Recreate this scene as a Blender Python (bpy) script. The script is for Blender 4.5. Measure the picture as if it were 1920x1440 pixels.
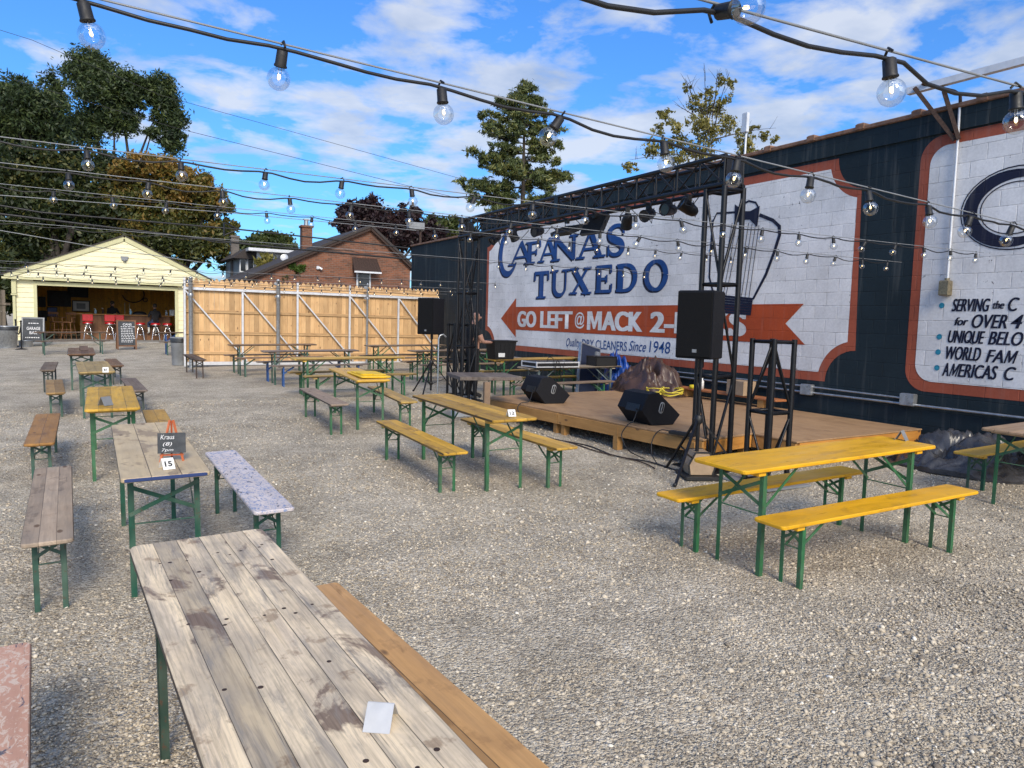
import bpy, math, random
import numpy as np
from mathutils import Vector, Matrix
random.seed(7); RNG = np.random.default_rng(7)
S = bpy.context.scene
COL = S.collection
R = math.radians
for o in list(bpy.data.objects): bpy.data.objects.remove(o)

# ------------------------------------------------------------------ camera
F, YAW, PITCH, ROLL, H = 1390.0, 0.5076064, -0.0852987, 0.0288676, 1.85
def cam_axes():
    f = Vector((math.sin(YAW)*math.cos(PITCH), math.cos(YAW)*math.cos(PITCH), math.sin(PITCH)))
    r = Vector((math.cos(YAW), -math.sin(YAW), 0)); u = r.cross(f)
    c, s = math.cos(ROLL), math.sin(ROLL)
    return c*r+s*u, -s*r+c*u, f
CR, CU, CF = cam_axes()
CP = Vector((0, 0, H))
cd = bpy.data.cameras.new('camera'); cam = bpy.data.objects.new('camera', cd); COL.objects.link(cam)
cd.sensor_fit = 'HORIZONTAL'; cd.sensor_width = 36; cd.lens = F/1920*36
cd.clip_start = .05; cd.clip_end = 3000
m = Matrix((CR, CU, -CF)).transposed().to_4x4(); m.translation = CP
cam.matrix_world = m
S.camera = cam
# measured sight lines: where a surveyed direction meets a plane of the place
def ray(px, py): return CF + (px-960)/F*CR - (py-720)/F*CU
def atZ(px, py, z): d = ray(px, py); return CP + d*((z-H)/d.z)
def atX(px, py, x): d = ray(px, py); return CP + d*(x/d.x)
def atY(px, py, y): d = ray(px, py); return CP + d*(y/d.y)
GA, GB = .02, .01
def gnd(px, py):
    d = ray(px, py); return CP + d*(H/(GA*d.x+GB*d.y-d.z))
def gz(x, y): return GA*min(max(x, -30), 14) + GB*min(max(y, -20), 42)

# ------------------------------------------------------------------ light
SUN_EL, SUN_AZ = R(34), R(194)         # azimuth clockwise from +Y
W = bpy.data.worlds.new('World'); S.world = W; W.use_nodes = True
wn = W.node_tree; wn.nodes.clear()
def N(nt, t, **k):
    n = nt.nodes.new(t)
    for a, v in k.items():
        if hasattr(n, a) and a not in ('Scale','Detail'): setattr(n, a, v)
        else: n.inputs[a].default_value = v
    return n
def L(nt, a, b): nt.links.new(a, b)
sky = N(wn, 'ShaderNodeTexSky', sky_type='NISHITA'); sky.sun_disc = False
sky.sun_elevation = SUN_EL; sky.sun_rotation = SUN_AZ; sky.air_density = 1.0; sky.dust_density = .4; sky.ozone_density = 3.0
tc = N(wn, 'ShaderNodeTexCoord'); sp = N(wn, 'ShaderNodeSeparateXYZ'); L(wn, tc.outputs['Generated'], sp.inputs[0])
def MA(nt, op, a, b=None, c=None, clamp=False):
    n = nt.nodes.new('ShaderNodeMath'); n.operation = op; n.use_clamp = clamp
    for i, v in enumerate((a, b, c)):
        if v is None: continue
        if isinstance(v, (int, float)): n.inputs[i].default_value = v
        else: L(nt, v, n.inputs[i])
    return n.outputs[0]
def MIX(nt, fac, a, b, mode='MIX'):
    n = nt.nodes.new('ShaderNodeMix'); n.data_type = 'RGBA'; n.blend_type = mode; n.clamp_factor = True
    for s, v in ((n.inputs[0], fac), (n.inputs[6], a), (n.inputs[7], b)):
        if isinstance(v, (int, float)): s.default_value = v
        elif isinstance(v, (tuple, list)): s.default_value = (*v[:3], 1)
        else: L(nt, v, s)
    return n.outputs[2]
def RAMP(nt, fac, stops, interp='LINEAR'):
    n = nt.nodes.new('ShaderNodeValToRGB'); n.color_ramp.interpolation = interp
    e = n.color_ramp.elements
    while len(e) < len(stops): e.new(.5)
    for i, (p, c) in enumerate(stops):
        e[i].position = p; e[i].color = (c, c, c, 1) if isinstance(c, (int, float)) else (*c[:3], 1)
    L(nt, fac, n.inputs[0]); return n.outputs[0]
def COMB(nt, x, y, z):
    n = nt.nodes.new('ShaderNodeCombineXYZ')
    for i, v in enumerate((x, y, z)):
        if isinstance(v, (int, float)): n.inputs[i].default_value = v
        else: L(nt, v, n.inputs[i])
    return n.outputs[0]
def NOISE(nt, vec, scale, detail=4, rough=.5, dist=0):
    n = N(nt, 'ShaderNodeTexNoise'); n.inputs['Scale'].default_value = scale; n.inputs['Detail'].default_value = detail
    n.inputs['Roughness'].default_value = rough; n.inputs['Distortion'].default_value = dist
    if vec is not None: L(nt, vec, n.inputs['Vector'])
    return n
zz = MA(wn, 'ADD', MA(wn, 'MAXIMUM', sp.outputs[2], 0.0), .12)
cv = COMB(wn, MA(wn, 'DIVIDE', sp.outputs[0], zz), MA(wn, 'DIVIDE', sp.outputs[1], zz), 31.5)
cn = NOISE(wn, cv, 3.4, 9, .56, .2)
cn2 = NOISE(wn, cv, .42, 2, .5)
cov = MA(wn, 'ADD', cn.outputs[0], MA(wn, 'MULTIPLY', MA(wn, 'SUBTRACT', cn2.outputs[0], .5), .55))
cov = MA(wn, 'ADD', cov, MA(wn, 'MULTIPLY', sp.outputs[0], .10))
cov = MA(wn, 'ADD', cov, MA(wn, 'MULTIPLY', MA(wn, 'MAXIMUM', MA(wn, 'MULTIPLY', sp.outputs[1], -1.0), 0.0), .22))     # unseen cloud added behind the camera to whiten and brighten the fill light
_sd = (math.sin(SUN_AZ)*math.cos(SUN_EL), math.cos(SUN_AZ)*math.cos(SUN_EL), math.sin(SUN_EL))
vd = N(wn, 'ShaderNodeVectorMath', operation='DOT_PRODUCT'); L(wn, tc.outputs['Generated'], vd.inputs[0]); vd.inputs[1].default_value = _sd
glow = MA(wn, 'POWER', MA(wn, 'MAXIMUM', vd.outputs['Value'], 0.0), 3.0)  # warm boost added to the unseen cloud near the sun for stronger fill
cfac = RAMP(wn, cov, [(.492, 0), (.56, .42), (.66, .82)])
shade = RAMP(wn, NOISE(wn, cv, 2.3, 5, .6).outputs[0], [(.32, (.36, .43, .56)), (.62, (.64, .67, .72))])
skyc = MIX(wn, 1.0, sky.outputs[0], RAMP(wn, sp.outputs[2], [(0, (.26, .46, .66)), (.12, (.26, .50, .74)), (.40, (.27, .55, .88))]), 'MULTIPLY')
bg1 = N(wn, 'ShaderNodeBackground'); L(wn, skyc, bg1.inputs[0]); bg1.inputs[1].default_value = .125
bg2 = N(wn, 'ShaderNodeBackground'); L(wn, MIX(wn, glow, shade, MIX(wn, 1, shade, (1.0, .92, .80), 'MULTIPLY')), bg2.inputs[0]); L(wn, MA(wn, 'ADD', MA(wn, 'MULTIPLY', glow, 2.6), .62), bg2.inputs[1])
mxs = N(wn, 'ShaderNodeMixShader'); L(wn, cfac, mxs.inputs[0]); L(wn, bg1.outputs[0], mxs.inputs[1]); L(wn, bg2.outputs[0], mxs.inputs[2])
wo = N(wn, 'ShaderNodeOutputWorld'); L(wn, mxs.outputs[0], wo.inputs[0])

sd = bpy.data.lights.new('sun', 'SUN'); sd.energy = 1.8; sd.angle = R(20); sd.color = (1, .88, .70)
so = bpy.data.objects.new('sun', sd); COL.objects.link(so)
sdir = Vector((math.sin(SUN_AZ)*math.cos(SUN_EL), math.cos(SUN_AZ)*math.cos(SUN_EL), math.sin(SUN_EL)))
so.rotation_euler = (-sdir).to_track_quat('-Z', 'Y').to_euler(); so.location = (0, -10, 20)
S.view_settings.view_transform = 'Standard'; S.view_settings.look = 'None'; S.view_settings.exposure = 1.0; S.view_settings.gamma = 1

# ------------------------------------------------------------------ mesh builder
class MB:
    def __init__(s): s.v = []; s.f = []; s.m = []; s.sm = []; s.M = Matrix(); s.mi = 0
    def add(s, vs, fs, smooth=False):
        b = len(s.v); s.v += [tuple(s.M @ Vector(p)) for p in vs]
        for f in fs: s.f.append([b+i for i in f]); s.m.append(s.mi); s.sm.append(smooth)
    def prism(s, poly, z0, z1, bev=0):
        n = len(poly)
        def inset(d):
            if not d: return poly
            out = []
            for i in range(n):
                a, b, c = Vector(poly[i-1]), Vector(poly[i]), Vector(poly[(i+1) % n])
                e1 = (b-a).normalized(); e2 = (c-b).normalized()
                n1 = Vector((-e1.y, e1.x)); n2 = Vector((-e2.y, e2.x)); k = (n1+n2)
                k = k/max(k.length_squared/2, .3); out.append(tuple(b+k*d))
            return out
        rings = [(poly, z0), (poly, z1)] if not bev else [(inset(bev), z0), (poly, z0+bev), (poly, z1-bev), (inset(bev), z1)]
        vs = []; fs = []
        for p, z in rings: vs += [(q[0], q[1], z) for q in p]
        for k in range(len(rings)-1):
            for i in range(n):
                j = (i+1) % n; fs.append([k*n+i, k*n+j, (k+1)*n+j, (k+1)*n+i])
        fs.append(list(range(n))[::-1]); fs.append([(len(rings)-1)*n+i for i in range(n)])
        s.add(vs, fs)
    def box(s, c, d, bev=0):
        x, y, z = c; a, b, h = d[0]/2, d[1]/2, d[2]/2
        s.prism([(x-a, y-b), (x+a, y-b), (x+a, y+b), (x-a, y+b)], z-h, z+h, bev)
    def bar(s, p0, p1, w, h, up=(0, 0, 1)):
        p0, p1 = Vector(p0), Vector(p1); d = (p1-p0).normalized(); u = Vector(up)
        if abs(d.dot(u)) > .98: u = Vector((0, 1, 0))
        r = d.cross(u).normalized(); u = r.cross(d)
        vs = [p+r*a*w/2+u*b*h/2 for p in (p0, p1) for a, b in ((-1, -1), (1, -1), (1, 1), (-1, 1))]
        s.add(vs, [[3, 2, 1, 0], [4, 5, 6, 7]]+[[i, (i+1) % 4, 4+(i+1) % 4, 4+i] for i in range(4)])
    def tube(s, pts, r, n=8, cap=True):
        pts = [Vector(p) for p in pts]; vs = []; fs = []; k = len(pts)
        pu = None
        for i, p in enumerate(pts):
            d = (pts[min(i+1, k-1)]-pts[max(i-1, 0)]).normalized()
            if pu is None:
                pu = Vector((0, 0, 1)) if abs(d.z) < .9 else Vector((1, 0, 0))
            a = d.cross(pu).normalized(); pu = a.cross(d)
            rr = r[i] if isinstance(r, (list, tuple)) else r
            for j in range(n):
                t = 2*math.pi*j/n; vs.append(p+(a*math.cos(t)+pu*math.sin(t))*rr)
        for i in range(k-1):
            for j in range(n):
                q = (j+1) % n; fs.append([i*n+j, i*n+q, (i+1)*n+q, (i+1)*n+j][::-1])
        s.add(vs, fs, True)
        if cap: s.add(vs[:n], [list(range(n))]); s.add(vs[-n:], [list(range(n))[::-1]])
    def lathe(s, prof, n=16, c=(0, 0, 0), smooth=True):
        vs = []; fs = []
        for r, z in prof:
            for j in range(n):
                t = 2*math.pi*j/n; vs.append((c[0]+r*math.cos(t), c[1]+r*math.sin(t), c[2]+z))
        for i in range(len(prof)-1):
            for j in range(n):
                q = (j+1) % n; fs.append([i*n+j, i*n+q, (i+1)*n+q, (i+1)*n+j])
        s.add(vs, fs, smooth)
        k = len(prof)-1
        if prof[0][0] > 1e-4: s.add(vs[:n], [list(range(n))[::-1]])
        if prof[-1][0] > 1e-4: s.add(vs[-n:], [list(range(n))])
    def ball(s, c, r, n=12, k=8):
        r = r if isinstance(r, (tuple, list)) else (r, r, r); vs = []; fs = []
        for i in range(k+1):
            a = math.pi*i/k
            for j in range(n):
                t = 2*math.pi*j/n
                vs.append((c[0]+r[0]*math.sin(a)*math.cos(t), c[1]+r[1]*math.sin(a)*math.sin(t), c[2]-r[2]*math.cos(a)))
        for i in range(k):
            for j in range(n):
                q = (j+1) % n; fs.append([i*n+j, i*n+q, (i+1)*n+q, (i+1)*n+j])
        s.add(vs, fs, True)
    def ribbon(s, pts, w, z):
        """flat stroke in the XY plane (w may vary)"""
        pts = [Vector(p) for p in pts]; k = len(pts); vs = []
        for i, p in enumerate(pts):
            d = (pts[min(i+1, k-1)]-pts[max(i-1, 0)]).normalized(); nn = Vector((-d.y, d.x))
            ww = (w[i] if isinstance(w, (list, tuple)) else w)/2
            vs += [(*(p+nn*ww), z), (*(p-nn*ww), z)]
        s.add(vs, [[2*i+1, 2*i+3, 2*i+2, 2*i] for i in range(k-1)])
    def mesh(s, name, mats):
        me = bpy.data.meshes.new(name); me.from_pydata(s.v, [], s.f)
        for mt in (mats if isinstance(mats, (list, tuple)) else [mats]): me.materials.append(mt)
        me.polygons.foreach_set('material_index', s.m); me.polygons.foreach_set('use_smooth', s.sm)
        me.validate(); me.update(); return me
    def obj(s, name, mats, parent=None, tint=None):
        return link(name, s.mesh(name, mats), parent, tint)
def link(name, me, parent=None, tint=None):
    o = bpy.data.objects.new(name, me); COL.objects.link(o)
    if parent is not None: o.parent = parent
    if tint: o.color = (*tint, 1)
    return o
def tag(o, label=None, cat=None, group=None, kind=None):
    if label: o['label'] = label
    if cat: o['category'] = cat
    if group: o['group'] = group
    if kind: o['kind'] = kind
    return o
def thing(name, label, cat, loc=(0, 0, 0), rz=0, group=None):
    o = bpy.data.objects.new(name, None); COL.objects.link(o); o.empty_display_size = .1
    o.location = loc; o.rotation_euler = (0, 0, rz)
    return tag(o, label, cat, group)
KIDS = {}
def copy_tree(o, parent=None):
    c = o.copy(); COL.objects.link(c)
    if parent is not None: c.parent = parent
    for ch in list(o.children): copy_tree(ch, c)
    return c
def rect(cx, cy, a, b): return [(cx-a/2, cy-b/2), (cx+a/2, cy-b/2), (cx+a/2, cy+b/2), (cx-a/2, cy+b/2)]
def rrect(a, b, r, n=4, cx=0, cy=0):
    out = []
    for sx, sy, t0 in ((1, -1, -90), (1, 1, 0), (-1, 1, 90), (-1, -1, 180)):
        for i in range(n+1):
            t = R(t0+90*i/n); out.append((cx+sx*(a/2-r)+r*math.cos(t), cy+sy*(b/2-r)+r*math.sin(t)))
    return out

# ------------------------------------------------------------------ materials
def mat(name):
    m = bpy.data.materials.new(name); m.use_nodes = True; nt = m.node_tree
    return m, nt, nt.nodes['Principled BSDF']
def setc(nt, b, col):
    if isinstance(col, (tuple, list)): b.inputs['Base Color'].default_value = (*col[:3], 1)
    else: L(nt, col, b.inputs['Base Color'])
def bump(nt, b, h, st=.3, dist=.01):
    n = N(nt, 'ShaderNodeBump'); n.inputs['Strength'].default_value = st; n.inputs['Distance'].default_value = dist
    L(nt, h, n.inputs['Height']); L(nt, n.outputs[0], b.inputs['Normal']); return n
def ocoord(nt, scale=(1, 1, 1), rand=True):
    t = N(nt, 'ShaderNodeTexCoord'); mp = N(nt, 'ShaderNodeMapping'); mp.inputs['Scale'].default_value = scale
    L(nt, t.outputs['Object'], mp.inputs['Vector'])
    if rand:
        oi = N(nt, 'ShaderNodeObjectInfo'); r = MA(nt, 'MULTIPLY', oi.outputs['Random'], 37.0)
        L(nt, COMB(nt, r, r, r), mp.inputs['Location'])
    return mp.outputs[0]
def plain(name, col, rough=.6, metal=0, var=.18, sc=9, bs=0, spec=None, tinted=False):
    m, nt, b = mat(name); v = ocoord(nt)
    nz = NOISE(nt, v, sc, 5, .6)
    base = N(nt, 'ShaderNodeObjectInfo').outputs['Color'] if tinted else None
    f = RAMP(nt, nz.outputs[0], [(.25, 1-var*1.6), (.75, 1+var*.6)])
    if tinted: c = MIX(nt, 1, base, f, 'MULTIPLY')
    else:
        c = MIX(nt, 1, col, f, 'MULTIPLY')
    setc(nt, b, c); b.inputs['Roughness'].default_value = rough; b.inputs['Metallic'].default_value = metal
    rr = RAMP(nt, NOISE(nt, v, sc*2.3, 3).outputs[0], [(.3, max(rough-.12, .05)), (.7, min(rough+.12, 1))]); L(nt, rr, b.inputs['Roughness'])
    if bs: bump(nt, b, nz.outputs[0], bs, .005)
    if spec is not None: b.inputs['Specular IOR Level'].default_value = spec
    return m
def wood(name, c1, c2, seam_w=.25, planks=1, stain=0, stain_col=(.06, .04, .03), grey=0, rough=.5, tinted=False, flake=None, grain=.35, knots=True, off=0, edge=None):
    """boards run along local Y; seams across X"""
    m, nt, b = mat(name)
    t = N(nt, 'ShaderNodeTexCoord'); sp = N(nt, 'ShaderNodeSeparateXYZ'); L(nt, t.outputs['Object'], sp.inputs[0])
    oi = N(nt, 'ShaderNodeObjectInfo'); rnd = MA(nt, 'MULTIPLY', oi.outputs['Random'], 43.0)
    x, y, z = sp.outputs
    pw = seam_w/planks
    q = MA(nt, 'DIVIDE', MA(nt, 'ADD', x, seam_w/2+off), pw)
    pid = MA(nt, 'FLOOR', q); fr = MA(nt, 'SUBTRACT', q, pid)
    ed = MA(nt, 'MINIMUM', fr, MA(nt, 'SUBTRACT', 1.0, fr))
    vec = COMB(nt, MA(nt, 'ADD', x, MA(nt, 'MULTIPLY', pid, 3.1)), MA(nt, 'ADD', y, MA(nt, 'ADD', rnd, MA(nt, 'MULTIPLY', pid, 7.3))), MA(nt, 'ADD', z, rnd))
    def strv(sy):
        mp = N(nt, 'ShaderNodeMapping'); mp.inputs['Scale'].default_value = (1, sy, 1); L(nt, vec, mp.inputs['Vector']); return mp.outputs[0]
    g1 = NOISE(nt, strv(.05), 60, 5, .65, .6); g2 = NOISE(nt, strv(.12), 14, 4, .6, .4); g3 = NOISE(nt, strv(.6), 5, 4, .6)
    f = MA(nt, 'ADD', MA(nt, 'MULTIPLY', g1.outputs[0], .5), MA(nt, 'MULTIPLY', g2.outputs[0], .5))
    ca = oi.outputs['Color'] if tinted else c1
    col = MIX(nt, RAMP(nt, f, [(.36, 0), (.64, 1)]), MIX(nt, 1.0, ca, (1-grain,)*3, 'MULTIPLY') if tinted else c2, ca)
    col = MIX(nt, RAMP(nt, g3.outputs[0], [(.35, .35), (.6, 0)]), col, MIX(nt, 1, col, (.62, .58, .55), 'MULTIPLY'))
    if planks > 1:
        pn = N(nt, 'ShaderNodeTexWhiteNoise', noise_dimensions='2D'); L(nt, COMB(nt, pid, rnd, 0), pn.inputs['Vector'])
        col = MIX(nt, 1, col, RAMP(nt, pn.outputs[0], [(0, .70), (1, 1.13)]), 'MULTIPLY')
    if flake:
        fl = NOISE(nt, strv(.5), 38, 6, .7, 1.2)
        col = MIX(nt, RAMP(nt, fl.outputs[0], [(.52, 0), (.57, 1)]), col, flake)
        fl2 = NOISE(nt, strv(.3), 21, 6, .7, 1.0)
        col = MIX(nt, RAMP(nt, fl2.outputs[0], [(.60, 0), (.64, .9)]), col, (.07, .08, .11))
    if grey:
        gn = NOISE(nt, strv(.35), 7, 5, .65, .5)
        col = MIX(nt, RAMP(nt, gn.outputs[0], [(.42, 0), (.62, grey)]), col, (.235, .205, .17))
    if stain:
        sn = NOISE(nt, strv(.55), 4.2, 6, .62, .5)
        col = MIX(nt, RAMP(nt, sn.outputs[0], [(.565, 0), (.61, stain)]), col, stain_col)
        sn2 = NOISE(nt, strv(.8), 9, 5, .6)
        col = MIX(nt, RAMP(nt, sn2.outputs[0], [(.6, 0), (.66, stain*.6)]), col, (.16, .085, .04))
    if grey > .5:
        st_ = NOISE(nt, strv(.10), 16, 6, .72, .8); col = MIX(nt, RAMP(nt, st_.outputs[0], [(.50, 0), (.63, .75)]), col, (.235, .21, .18))
        hl = NOISE(nt, strv(.03), 120, 3, .7); col = MIX(nt, 1, col, RAMP(nt, hl.outputs[0], [(.32, .74), (.55, 1.06)]), 'MULTIPLY')
    cr = NOISE(nt, strv(.02), 75, 3, .7, .3)
    col = MIX(nt, RAMP(nt, cr.outputs[0], [(.69, 0), (.74, .7)]), col, (.03, .025, .02))
    if knots:
        vo = N(nt, 'ShaderNodeTexVoronoi'); vo.inputs['Scale'].default_value = 6.0; vo.inputs['Randomness'].default_value = 1
        L(nt, strv(.45), vo.inputs['Vector'])
        col = MIX(nt, RAMP(nt, vo.outputs['Distance'], [(.07, .8), (.12, 0)]), col, (.09, .05, .03))
    if planks > 1:
        col = MIX(nt, RAMP(nt, MA(nt, 'ADD', ed, MA(nt, 'MULTIPLY', MA(nt, 'SUBTRACT', g2.outputs[0], .5), .03)), [(.006, .9), (.018, 0)]), col, (.025, .02, .018))
    if edge:
        col = MIX(nt, RAMP(nt, MA(nt, 'ADD', MA(nt, 'MULTIPLY', y, -1.0), MA(nt, 'MULTIPLY', g3.outputs[0], .02)), [(.0, 0), (1, 1)]) if False else MA(nt, 'LESS_THAN', y, -1.097), col, edge)
    setc(nt, b, col)
    L(nt, RAMP(nt, g2.outputs[0], [(.3, rough-.1), (.7, min(1, rough+.2))]), b.inputs['Roughness'])
    b.inputs['Specular IOR Level'].default_value = .22 if rough > .4 else .4
    hh = f
    if planks > 1: hh = MA(nt, 'ADD', f, RAMP(nt, ed, [(.0, 0), (.04, 1.2)]))
    bump(nt, b, hh, .35, .003)
    return m
def wallcoord(nt):
    t = N(nt, 'ShaderNodeTexCoord'); sp = N(nt, 'ShaderNodeSeparateXYZ'); L(nt, t.outputs['Object'], sp.inputs[0])
    return t.outputs['Object'], sp.outputs
BW, BH = .4064, .2032
def block(name, col, wear=None, wearf=0, rough=.6, joint=.72, spots=0):
    """painted concrete block: coordinates of the wall itself, so joints run on through every painted layer"""
    m, nt, b = mat(name); co, (x, y, z) = wallcoord(nt)
    wob = NOISE(nt, co, 3.0, 3)
    vec = COMB(nt, MA(nt, 'ADD', y, MA(nt, 'MULTIPLY', wob.outputs[0], .01)), MA(nt, 'ADD', MA(nt, 'ADD', z, .015), MA(nt, 'MULTIPLY', wob.outputs[0], .012)), 0)
    br = N(nt, 'ShaderNodeTexBrick'); br.offset = .5
    for k, v in (('Scale', 1), ('Mortar Size', .008), ('Mortar Smooth', .6), ('Brick Width', BW), ('Row Height', BH)): br.inputs[k].default_value = v
    br.inputs['Color1'].default_value = (.93, .93, .93, 1); br.inputs['Color2'].default_value = (1.05, 1.05, 1.05, 1); br.inputs['Mortar'].default_value = (1, 1, 1, 1)
    L(nt, vec, br.inputs['Vector'])
    jn = NOISE(nt, co, 5, 4)
    c = MIX(nt, 1, col, br.outputs['Color'], 'MULTIPLY')
    c = MIX(nt, MA(nt, 'MULTIPLY', br.outputs['Fac'], RAMP(nt, jn.outputs[0], [(.44, .0), (.68, 1)])), c, MIX(nt, 1, c, (joint, joint, joint), 'MULTIPLY'))
    big = NOISE(nt, co, .9, 5, .6); fine = NOISE(nt, co, 28, 5, .7)
    c = MIX(nt, 1, c, RAMP(nt, big.outputs[0], [(.3, .76), (.7, 1.1)]), 'MULTIPLY')
    c = MIX(nt, 1, c, RAMP(nt, fine.outputs[0], [(.25, .84), (.7, 1.05)]), 'MULTIPLY')
    dv = N(nt, 'ShaderNodeMapping'); dv.inputs['Scale'].default_value = (1, 6, .35); L(nt, co, dv.inputs['Vector'])
    dr = NOISE(nt, dv.outputs[0], 1.6, 4, .6)
    c = MIX(nt, RAMP(nt, dr.outputs[0], [(.54, 0), (.75, .16)]), c, (.30, .28, .25))
    if wear:
        wn_ = NOISE(nt, co, 13, 6, .75); wb = NOISE(nt, co, 1.6, 3)
        k = MA(nt, 'ADD', wn_.outputs[0], MA(nt, 'MULTIPLY', wb.outputs[0], .25))
        k = MA(nt, 'ADD', k, MA(nt, 'MULTIPLY', br.outputs['Fac'], .06))
        c = MIX(nt, RAMP(nt, k, [(wearf, 0), (wearf+.02, .9)]), c, wear)
    setc(nt, b, c); b.inputs['Roughness'].default_value = rough; b.inputs['Specular IOR Level'].default_value = .25
    h = MA(nt, 'ADD', MA(nt, 'MULTIPLY', br.outputs['Fac'], -1.0), MA(nt, 'MULTIPLY', fine.outputs[0], .45))
    bump(nt, b, h, .55, .008)
    return m

M = {}
M['white_block'] = block('white painted block', (.76, .745, .73), (.07, .07, .07), .80, joint=.6)
M['navy_block'] = block('navy painted block', (.013, .024, .031), (.10, .11, .11), .93, .72, joint=.6)
M['red_block'] = block('red sign paint', (.43, .072, .020), (.55, .5, .48), .875)
M['border_block'] = block('brick red border paint', (.36, .088, .046), (.05, .05, .05), .87)
M['blue_block'] = block('blue sign paint', (.014, .068, .235), (.6, .6, .62), .96)
M['ink_block'] = block('dark navy sign paint', (.012, .014, .035), (.6, .6, .62), .96)
M['ltblue_block'] = block('light blue dot paint', (.03, .26, .38))
M['cream_block'] = block('cream lettering paint', (.72, .71, .69), (.08, .08, .08), .90)
M['black_metal'] = plain('black metal', (.006, .006, .008), .42, .2, .3, 20)
M['black_plastic'] = plain('black plastic', (.010, .010, .011), .55, 0, .25, 25, .15)
M['black_cloth'] = plain('black cloth', (.012, .012, .015), .9, 0, .3, 30)
M['tolex'] = plain('black speaker tolex', (.0055, .006, .009), .72, 0, .3, 120, .4, .3)
M['grille'] = plain('speaker grille', (.0035, .0035, .004), .8, 0, .4, 180, .5, .25)
M['galv'] = plain('galvanised steel', (.42, .44, .46), .38, .75, .25, 14)
M['alu'] = plain('white aluminium', (.62, .63, .65), .4, .25, .12, 8)
M['dull_steel'] = plain('dull steel', (.46, .465, .47), .45, .5, .12)
M['grey_paint'] = plain('grey paint', (.22, .23, .24), .5, .1, .15)
M['rust'] = plain('rusty brown steel', (.055, .03, .022), .8, .2, .5, 30, .2)
M['leg0'] = plain('painted leg steel', (1, 1, 1), .5, .1, .35, 22, tinted=True)
def legm():
    m, nt, b = mat('chipped leg paint'); v = ocoord(nt, (1, 1, .6)); oi = N(nt, 'ShaderNodeObjectInfo')
    a = NOISE(nt, v, 14, 5, .65); c_ = NOISE(nt, v, 46, 5, .7); f_ = NOISE(nt, v, 5, 3)
    c = MIX(nt, 1, oi.outputs['Color'], RAMP(nt, a.outputs[0], [(.28, .55), (.72, 1.25)]), 'MULTIPLY')
    c = MIX(nt, RAMP(nt, f_.outputs[0], [(.45, 0), (.7, .35)]), c, (.16, .20, .15))
    c = MIX(nt, RAMP(nt, MA(nt, 'ADD', c_.outputs[0], MA(nt, 'MULTIPLY', f_.outputs[0], .2)), [(.71, 0), (.74, .85)]), c, (.075, .04, .022))
    setc(nt, b, c); b.inputs['Roughness'].default_value = .55; bump(nt, b, c_.outputs[0], .15, .002); return m
M['leg'] = legm()
M['painted'] = plain('painted surface', (1, 1, 1), .55, 0, .15, 12, tinted=True)
M['cloth'] = plain('cloth', (1, 1, 1), .9, 0, .2, 25, .2, tinted=True)
M['vinyl'] = plain('red vinyl', (.42, .012, .016), .32, 0, .15, 15)
M['chrome'] = plain('chrome', (.65, .65, .66), .15, 1, .1)
M['rubber'] = plain('cable rubber', (.010, .010, .011), .5, 0, .2, 20)
M['brass'] = plain('weathered brass', (.30, .25, .16), .5, .6, .4, 30)
M['paper'] = plain('white card', (.70, .70, .68), .6, 0, .08)
M['ink'] = plain('black ink', (.01, .01, .012), .6, 0, .05)
M['chalk'] = plain('chalk', (.72, .72, .72), .9, 0, .2, 60)
M['slate'] = plain('chalkboard', (.045, .050, .056), .75, 0, .3, 8)
M['skin'] = plain('skin', (.46, .25, .18), .5, 0, .12, 20)
M['hair'] = plain('hair', (.025, .017, .012), .7, 0, .3, 40)
M['yellow'] = wood('yellow painted wood', (.62, .30, .015), (.54, .25, .012), tinted=True, grain=.14, rough=.34, knots=False, stain=.25, stain_col=(.20, .10, .02))
M['varnish'] = wood('varnished pine', (.45, .25, .06), (.3, .15, .04), tinted=True, grain=.3, rough=.42, stain=.45, stain_col=(.14, .075, .03), seam_w=.5, planks=4)
M['varnish_bench'] = wood('varnished pine bench', (.45, .25, .06), (.3, .15, .04), tinted=True, grain=.3, rough=.45, stain=.45, stain_col=(.14, .075, .03), seam_w=.26, planks=2)
M['weathered'] = wood('weathered planks', (.3, .25, .2), (.2, .17, .14), seam_w=.26, planks=3, tinted=True, grain=.35, grey=.3, stain=.35, rough=.75)
M['table15'] = wood('worn cream table top', (.72, .57, .35), (.58, .45, .28), seam_w=.5, planks=3, grey=.2, stain=.5, stain_col=(.13, .09, .07), rough=.6, edge=(.03, .05, .14))
M['big'] = wood('bleached table top', (.76, .61, .40), (.62, .50, .35), seam_w=.543, planks=6, grey=.4+.11, stain=.85, stain_col=(.15, .10, .075), rough=.6, grain=.3, knots=False)
M['flaky'] = wood('flaking pale blue paint', (.64, .57, .55), (.52, .48, .49), seam_w=.26, planks=1, flake=(.21, .26, .40), rough=.65, knots=False)
M['pinkwood'] = wood('flaking salmon paint', (.50, .29, .21), (.44, .25, .175), seam_w=.26, planks=2, flake=(.56, .43, .34), rough=.6, knots=False)
M['ply'] = wood('stage plywood', (.40, .25, .135), (.31, .19, .10), seam_w=1.22, planks=1, stain=.3, stain_col=(.15, .085, .05), rough=.6, knots=False)
M['pine'] = wood('stage lumber', (.44, .24, .085), (.33, .17, .055), rough=.6)
M['orange_lumber'] = wood('orange lumber', (.55, .26, .06), (.42, .18, .04), rough=.5)
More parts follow.
